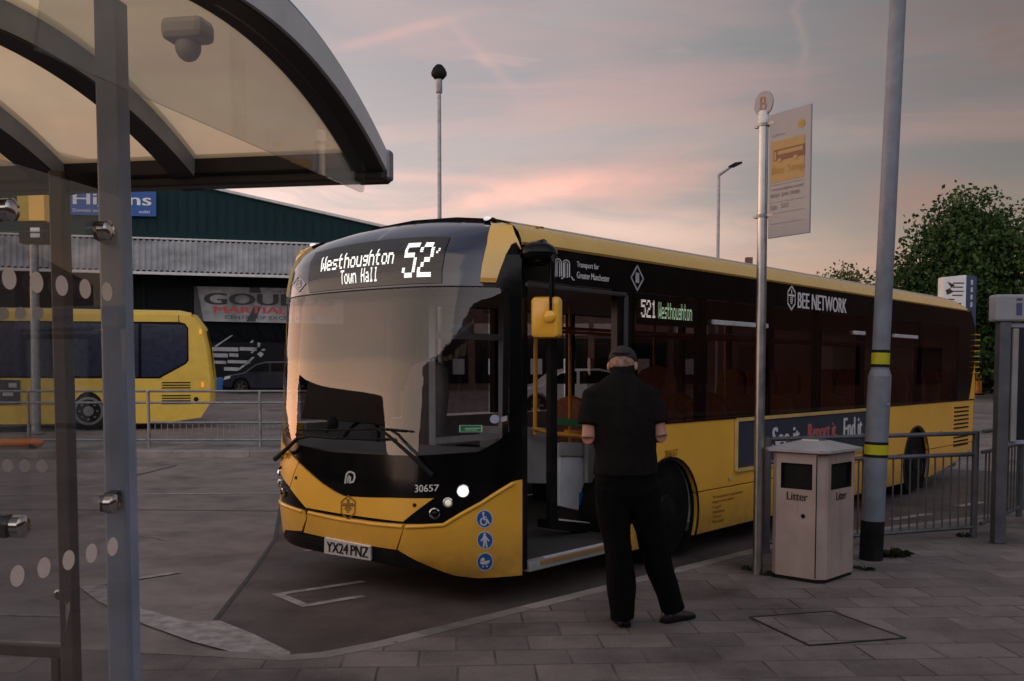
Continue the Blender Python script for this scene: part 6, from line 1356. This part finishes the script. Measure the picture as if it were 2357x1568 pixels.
M['skin'] = mat('skin', (.42, .21, .15), .55, var=.10, vscale=14); M['shirt'] = mat('black_polo', (.009, .0075, .0075), .95, var=.25, vscale=20, bump=.15, bscale=300); M['trouser'] = mat('black_trousers', (.002, .002, .0022), .95, var=.25, vscale=20, bump=.15, bscale=300); [M[k].node_tree.nodes['Principled BSDF'].inputs['Specular IOR Level'].__setattr__('default_value', .12) for k in ('shirt', 'trouser')]; M['shoe'] = mat('black_shoe', (.010, .010, .010), .35, var=.2)
M['hair'] = mat('grey_hair', (.30, .18, .14), .8, var=.4, vscale=30, bump=.5, bscale=200); M['cap'] = mat('black_cap', (.016, .016, .017), .8, var=.3, bump=.2, bscale=250)
# joints
hipL, kneL, ankL = mp(1412, 1112, .0), mp(1428, 1275, -.03), mp(1433, 1425, -.02)
hipR, kneR, ankR = mp(1478, 1112, .0), mp(1510, 1275, .02), mp(1552, 1408, .06)
pel = mp(1442, 1100, .01); chest = mp(1432, 960, .02); neckb = mp(1434, 866, .06); head = mp(1437, 836, .105)
shL, shR = mp(1364, 908, .03), mp(1500, 905, .03)
elL, elR = mp(1353, 1008, -.02), mp(1520, 1004, -.01)
wrL, wrR = mp(1392, 1010, .24), mp(1484, 1006, .24)
body = MB()
limb(body, [(pel - UP * .05, .11, .08), (pel, .14, .10), (mp(1440, 1040, .01), .145, .10), (chest, .175, .115), (mp(1432, 905, .03), .17, .10), (mp(1433, 880, .045), .10, .075)], 18)
limb(body, [(mp(1433, 885, .045), .075, .07), (neckb, .062, .062), (mp(1436, 843, .085), .058, .062)])
# head: cranium, jaw, nose, brow, ears
hx_ = Vector((.97, -.22, 0)).normalized(); hy_ = Vector((.20, .90, -.42)).normalized(); hz_ = hx_.cross(hy_).normalized()      # bowed forward, turned a little to the right
HC = head
def HP(x, y, z): return HC + hx_ * x + hy_ * y + hz_ * z
body.ell(HP(0, -.005, .02), (.077, .095, .088), 20, 14, (hx_, hy_, hz_)); body.ell(HP(0, .035, -.055), (.058, .062, .068), 18, 12, (hx_, hy_, hz_)); body.ell(HP(0, .062, -.10), (.034, .03, .026), 12, 8, (hx_, hy_, hz_))
body.ell(HP(0, .103, -.03), (.014, .022, .026), 10, 8, (hx_, hy_, hz_)); body.ell(HP(0, .085, .012), (.055, .018, .014), 12, 8, (hx_, hy_, hz_)); body.ell(HP(0, .094, -.074), (.024, .010, .010), 10, 6, (hx_, hy_, hz_))
for s_ in (-1, 1):
    body.ell(HP(s_ * .083, -.008, -.022), (.014, .020, .034), 12, 8, (hx_, hy_, hz_)); body.ell(HP(s_ * .032, .088, -.002), (.013, .008, .008), 10, 6, (hx_, hy_, hz_))
# arms and hands
for sh_, el, wr, s_ in ((shL, elL, wrL, 1), (shR, elR, wrR, -1)):
    limb(body, [(sh_ - UP * .02, .040, .040), (sh_.lerp(el, .4), .048, .048), (sh_.lerp(el, .9), .042, .043), (el, .043, .045)])
    limb(body, [(el - (wr - el) * .05, .038, .042), (el.lerp(wr, .25), .044, .044), (el.lerp(wr, .7), .034, .032), (wr, .028, .024)])
    d = (wr - el).normalized(); palm = wr + d * .045; sx = d.cross(UP).normalized(); upv = sx.cross(d)
    limb(body, [(wr, .026, .020), (wr + d * .03, .032, .018), (wr + d * .085, .040, .015)])
    for i, (oy, l) in enumerate(((-.030, .062), (-.010, .075), (.010, .070), (.030, .055))):      # four fingers, curled
        b_ = wr + d * .082 + sx * oy; k1 = b_ + d * l * .5 - upv * .006; k2 = k1 + (d * .5 - upv * .8).normalized() * l * .35; k3 = k2 + (-d * .4 - upv * .8).normalized() * l * .28
        body.tube([b_ - d * .015, k1, k2, k3], [.0095, .009, .0085, .007], 8)
    tb = wr + d * .03 + sx * s_ * .030; body.tube([tb, tb + sx * s_ * .025 + d * .025 - upv * .01, tb + sx * s_ * .022 + d * .058 - upv * .02], [.012, .010, .008], 8)
# legs under the trousers
limb(body, [(hipL + UP * .02, .062, .07), (hipL.lerp(kneL, .5), .072, .078), (kneL, .052, .056), (kneL.lerp(ankL, .35), .052, .056), (ankL, .036, .040)])
limb(body, [(hipR + UP * .02, .062, .07), (hipR.lerp(kneR, .5), .072, .078), (kneR, .052, .056), (kneR.lerp(ankR, .35), .052, .056), (ankR, .036, .040)])
mpart('body', fuse(body, .0065, 3), M['skin'])
# polo shirt
sm = MB()
limb(sm, [(mp(1441, 1093, .01), .198, .140), (mp(1441, 1075, .01), .196, .140), (mp(1441, 1035, .01), .190, .137), (mp(1437, 985, .015), .200, .140), (mp(1432, 935, .03), .212, .135), (mp(1432, 903, .035), .195, .112), (mp(1433, 880, .05), .125, .088), (mp(1434, 866, .06), .078, .076)], 22)
for sh_, el, s_ in ((shL, elL, -1), (shR, elR, 1)):
    e2 = sh_.lerp(el, .70); limb(sm, [(sh_ + Vector((-s_ * .06, 0, .030)), .05, .065), (sh_ + Vector((-s_ * .008, 0, -.012)), .068, .074), (sh_.lerp(el, .35), .074, .076), (e2, .073, .072)])
shirt = mpart('polo_shirt', fuse(sm, .008, 3, .015, 3, 7.5), M['shirt'])
cm = MB(); cm.loft([[mp(1435, 862, .065) + Vector((.077 * math.cos(q), .072 * math.sin(q), -.02 * math.sin(q) * 0)) for q in np.linspace(0, 2 * math.pi, 25)[:-1]], [mp(1436, 846, .078) + Vector((.074 * math.cos(q), .068 * math.sin(q), -.03 * math.sin(q))) for q in np.linspace(0, 2 * math.pi, 25)[:-1]], [mp(1436, 847, .078) + Vector((.067 * math.cos(q), .061 * math.sin(q), -.03 * math.sin(q))) for q in np.linspace(0, 2 * math.pi, 25)[:-1]], [mp(1435, 864, .065) + Vector((.069 * math.cos(q), .064 * math.sin(q), 0)) for q in np.linspace(0, 2 * math.pi, 25)[:-1]]], False)
cm.build('collar', M['shirt'], shirt, 60)
# trousers
tm = MB()
limb(tm, [(mp(1441, 1175, .0), .10, .09), (mp(1441, 1140, .0), .188, .135), (mp(1441, 1100, .01), .192, .135), (mp(1441, 1078, .01), .180, .128)], 22)
limb(tm, [(mp(1408, 1120), .105, .125), (mp(1412, 1175, -.005), .108, .120), (mp(1418, 1235, -.015), .093, .105), (mp(1427, 1300, -.02), .086, .098), (mp(1430, 1370, -.02), .086, .095), (mp(1431, 1424, -.02), .076, .092)])
limb(tm, [(mp(1478, 1120), .105, .125), (mp(1488, 1175, .005), .104, .118), (mp(1500, 1235, .015), .094, .105), (mp(1519, 1300, .03), .086, .098), (mp(1537, 1360, .045), .080, .094), (mp(1551, 1408, .055), .074, .090)])
mpart('trousers', fuse(tm, .008, 3, .015, 11, 8.0), M['trouser'])
# shoes
def shoe(a, toe, hl):
    """a: ankle on the ground, toe direction"""
    t_ = Vector(toe).normalized(); w = Vector((-t_.y, t_.x, 0)); g = Vector((a.x, a.y, PZ)); b_ = MB(); rings = []
    for s_, hw_, h_ in ((-.085, .022, .05), (-.075, .034, .075), (-.03, .039, .095), (.03, .042, .085), (.09, .048, .062), (.14, .046, .046), (.175, .034, .036), (.19, .014, .028)):
        rings.append([g + t_ * s_ + w * hw_ * math.cos(q) + UP * (max(.004, .018 + (h_ - .018) * max(0, math.sin(q)) - .014 * max(0, -math.sin(q)))) for q in np.linspace(0, 2 * math.pi, 17)[:-1]])
    b_.loft(rings); s2 = b_.build('shoe', M['shoe'], man, 60)
    b_ = MB(); pr = [(-.088, .026), (-.07, .038), (-.02, .041), (.04, .044), (.09, .051), (.14, .049), (.178, .036), (.196, .012)]
    o_ = [g + t_ * x + w * y for x, y in pr] + [g + t_ * x - w * y for x, y in reversed(pr)]; b_.loft([[p + UP * .001 for p in o_], [p + UP * .022 for p in o_]]); b_.build('sole', M['rubber'], s2)
gl_ = onz(1434, 1440, PZ); gr_ = onz(1548, 1432, PZ)
shoe(gl_ + Vector((.0, .03, 0)), (-.10, 1, 0), 0); shoe(gr_ + Vector((-.0, .02, 0)), (.80, .60, 0), 0)
# cap and cropped hair
hm = MB(); hm.ell(HP(0, -.022, -.008), (.0785, .084, .078), 22, 14, (hx_, hy_, hz_)); mpart('hair', fuse(hm, .007, 2, .002, 4, 60), M['hair'])
cpm = MB(); rings = []
for t in np.linspace(0, 1, 9):
    q = t * math.pi / 2 * .98; rings.append([HP(.086 * math.cos(q) * math.cos(a), -.008 + .105 * math.cos(q) * math.sin(a), .030 + .072 * math.sin(q)) for a in np.linspace(0, 2 * math.pi, 29)[:-1]])
rings = [[HP(.087 * math.cos(a), -.008 + .106 * math.sin(a), .004 + .0 * math.sin(a)) for a in np.linspace(0, 2 * math.pi, 29)[:-1]]] + rings
cpm.loft(rings); cap_ = cpm.build('cap', M['cap'], man, 60)
bm_ = MB(); bm_.loft([[HP(.0885 * math.cos(a), -.008 + .1075 * math.sin(a), z) for a in np.linspace(0, 2 * math.pi, 29)[:-1]] for z in (.002, .030)], False); bm_.build('cap_band', M['cap'], cap_, 60)
pk = MB(); pk.loft([[HP(.07 * math.cos(a), .075 + .035 * math.sin(a), .020) for a in np.linspace(0, math.pi, 13)], [HP(.078 * math.cos(a), .085 + .09 * math.sin(a), .012 - .012 * math.sin(a)) for a in np.linspace(0, math.pi, 13)], [HP(.078 * math.cos(a), .085 + .09 * math.sin(a), .006 - .012 * math.sin(a)) for a in np.linspace(0, math.pi, 13)], [HP(.07 * math.cos(a), .075 + .035 * math.sin(a), .012) for a in np.linspace(0, math.pi, 13)]], False, False); pk.build('peak', M['cap'], cap_, 60)
st2 = MB(); st2.tube([HP(-.05, -.102, .020), HP(-.02, -.118, .012), HP(.02, -.118, .012), HP(.05, -.102, .020)], .006, 6); st2.build('cap_strap', M['matt_black'], cap_, 60)
# paper slip held in front
pc_ = mp(1497, 985, .20); pp_ = MB(); pp_.box(pc_, (.07, .11, .004), ((.9, -.2, .1), (.2, .85, .35), (-.1, -.35, .9))); o = pp_.build('paper_slip', M['plate']); tag(o, 'small white paper slip held in front of the man by the bus', 'paper')
bpy.context.view_layer.update()
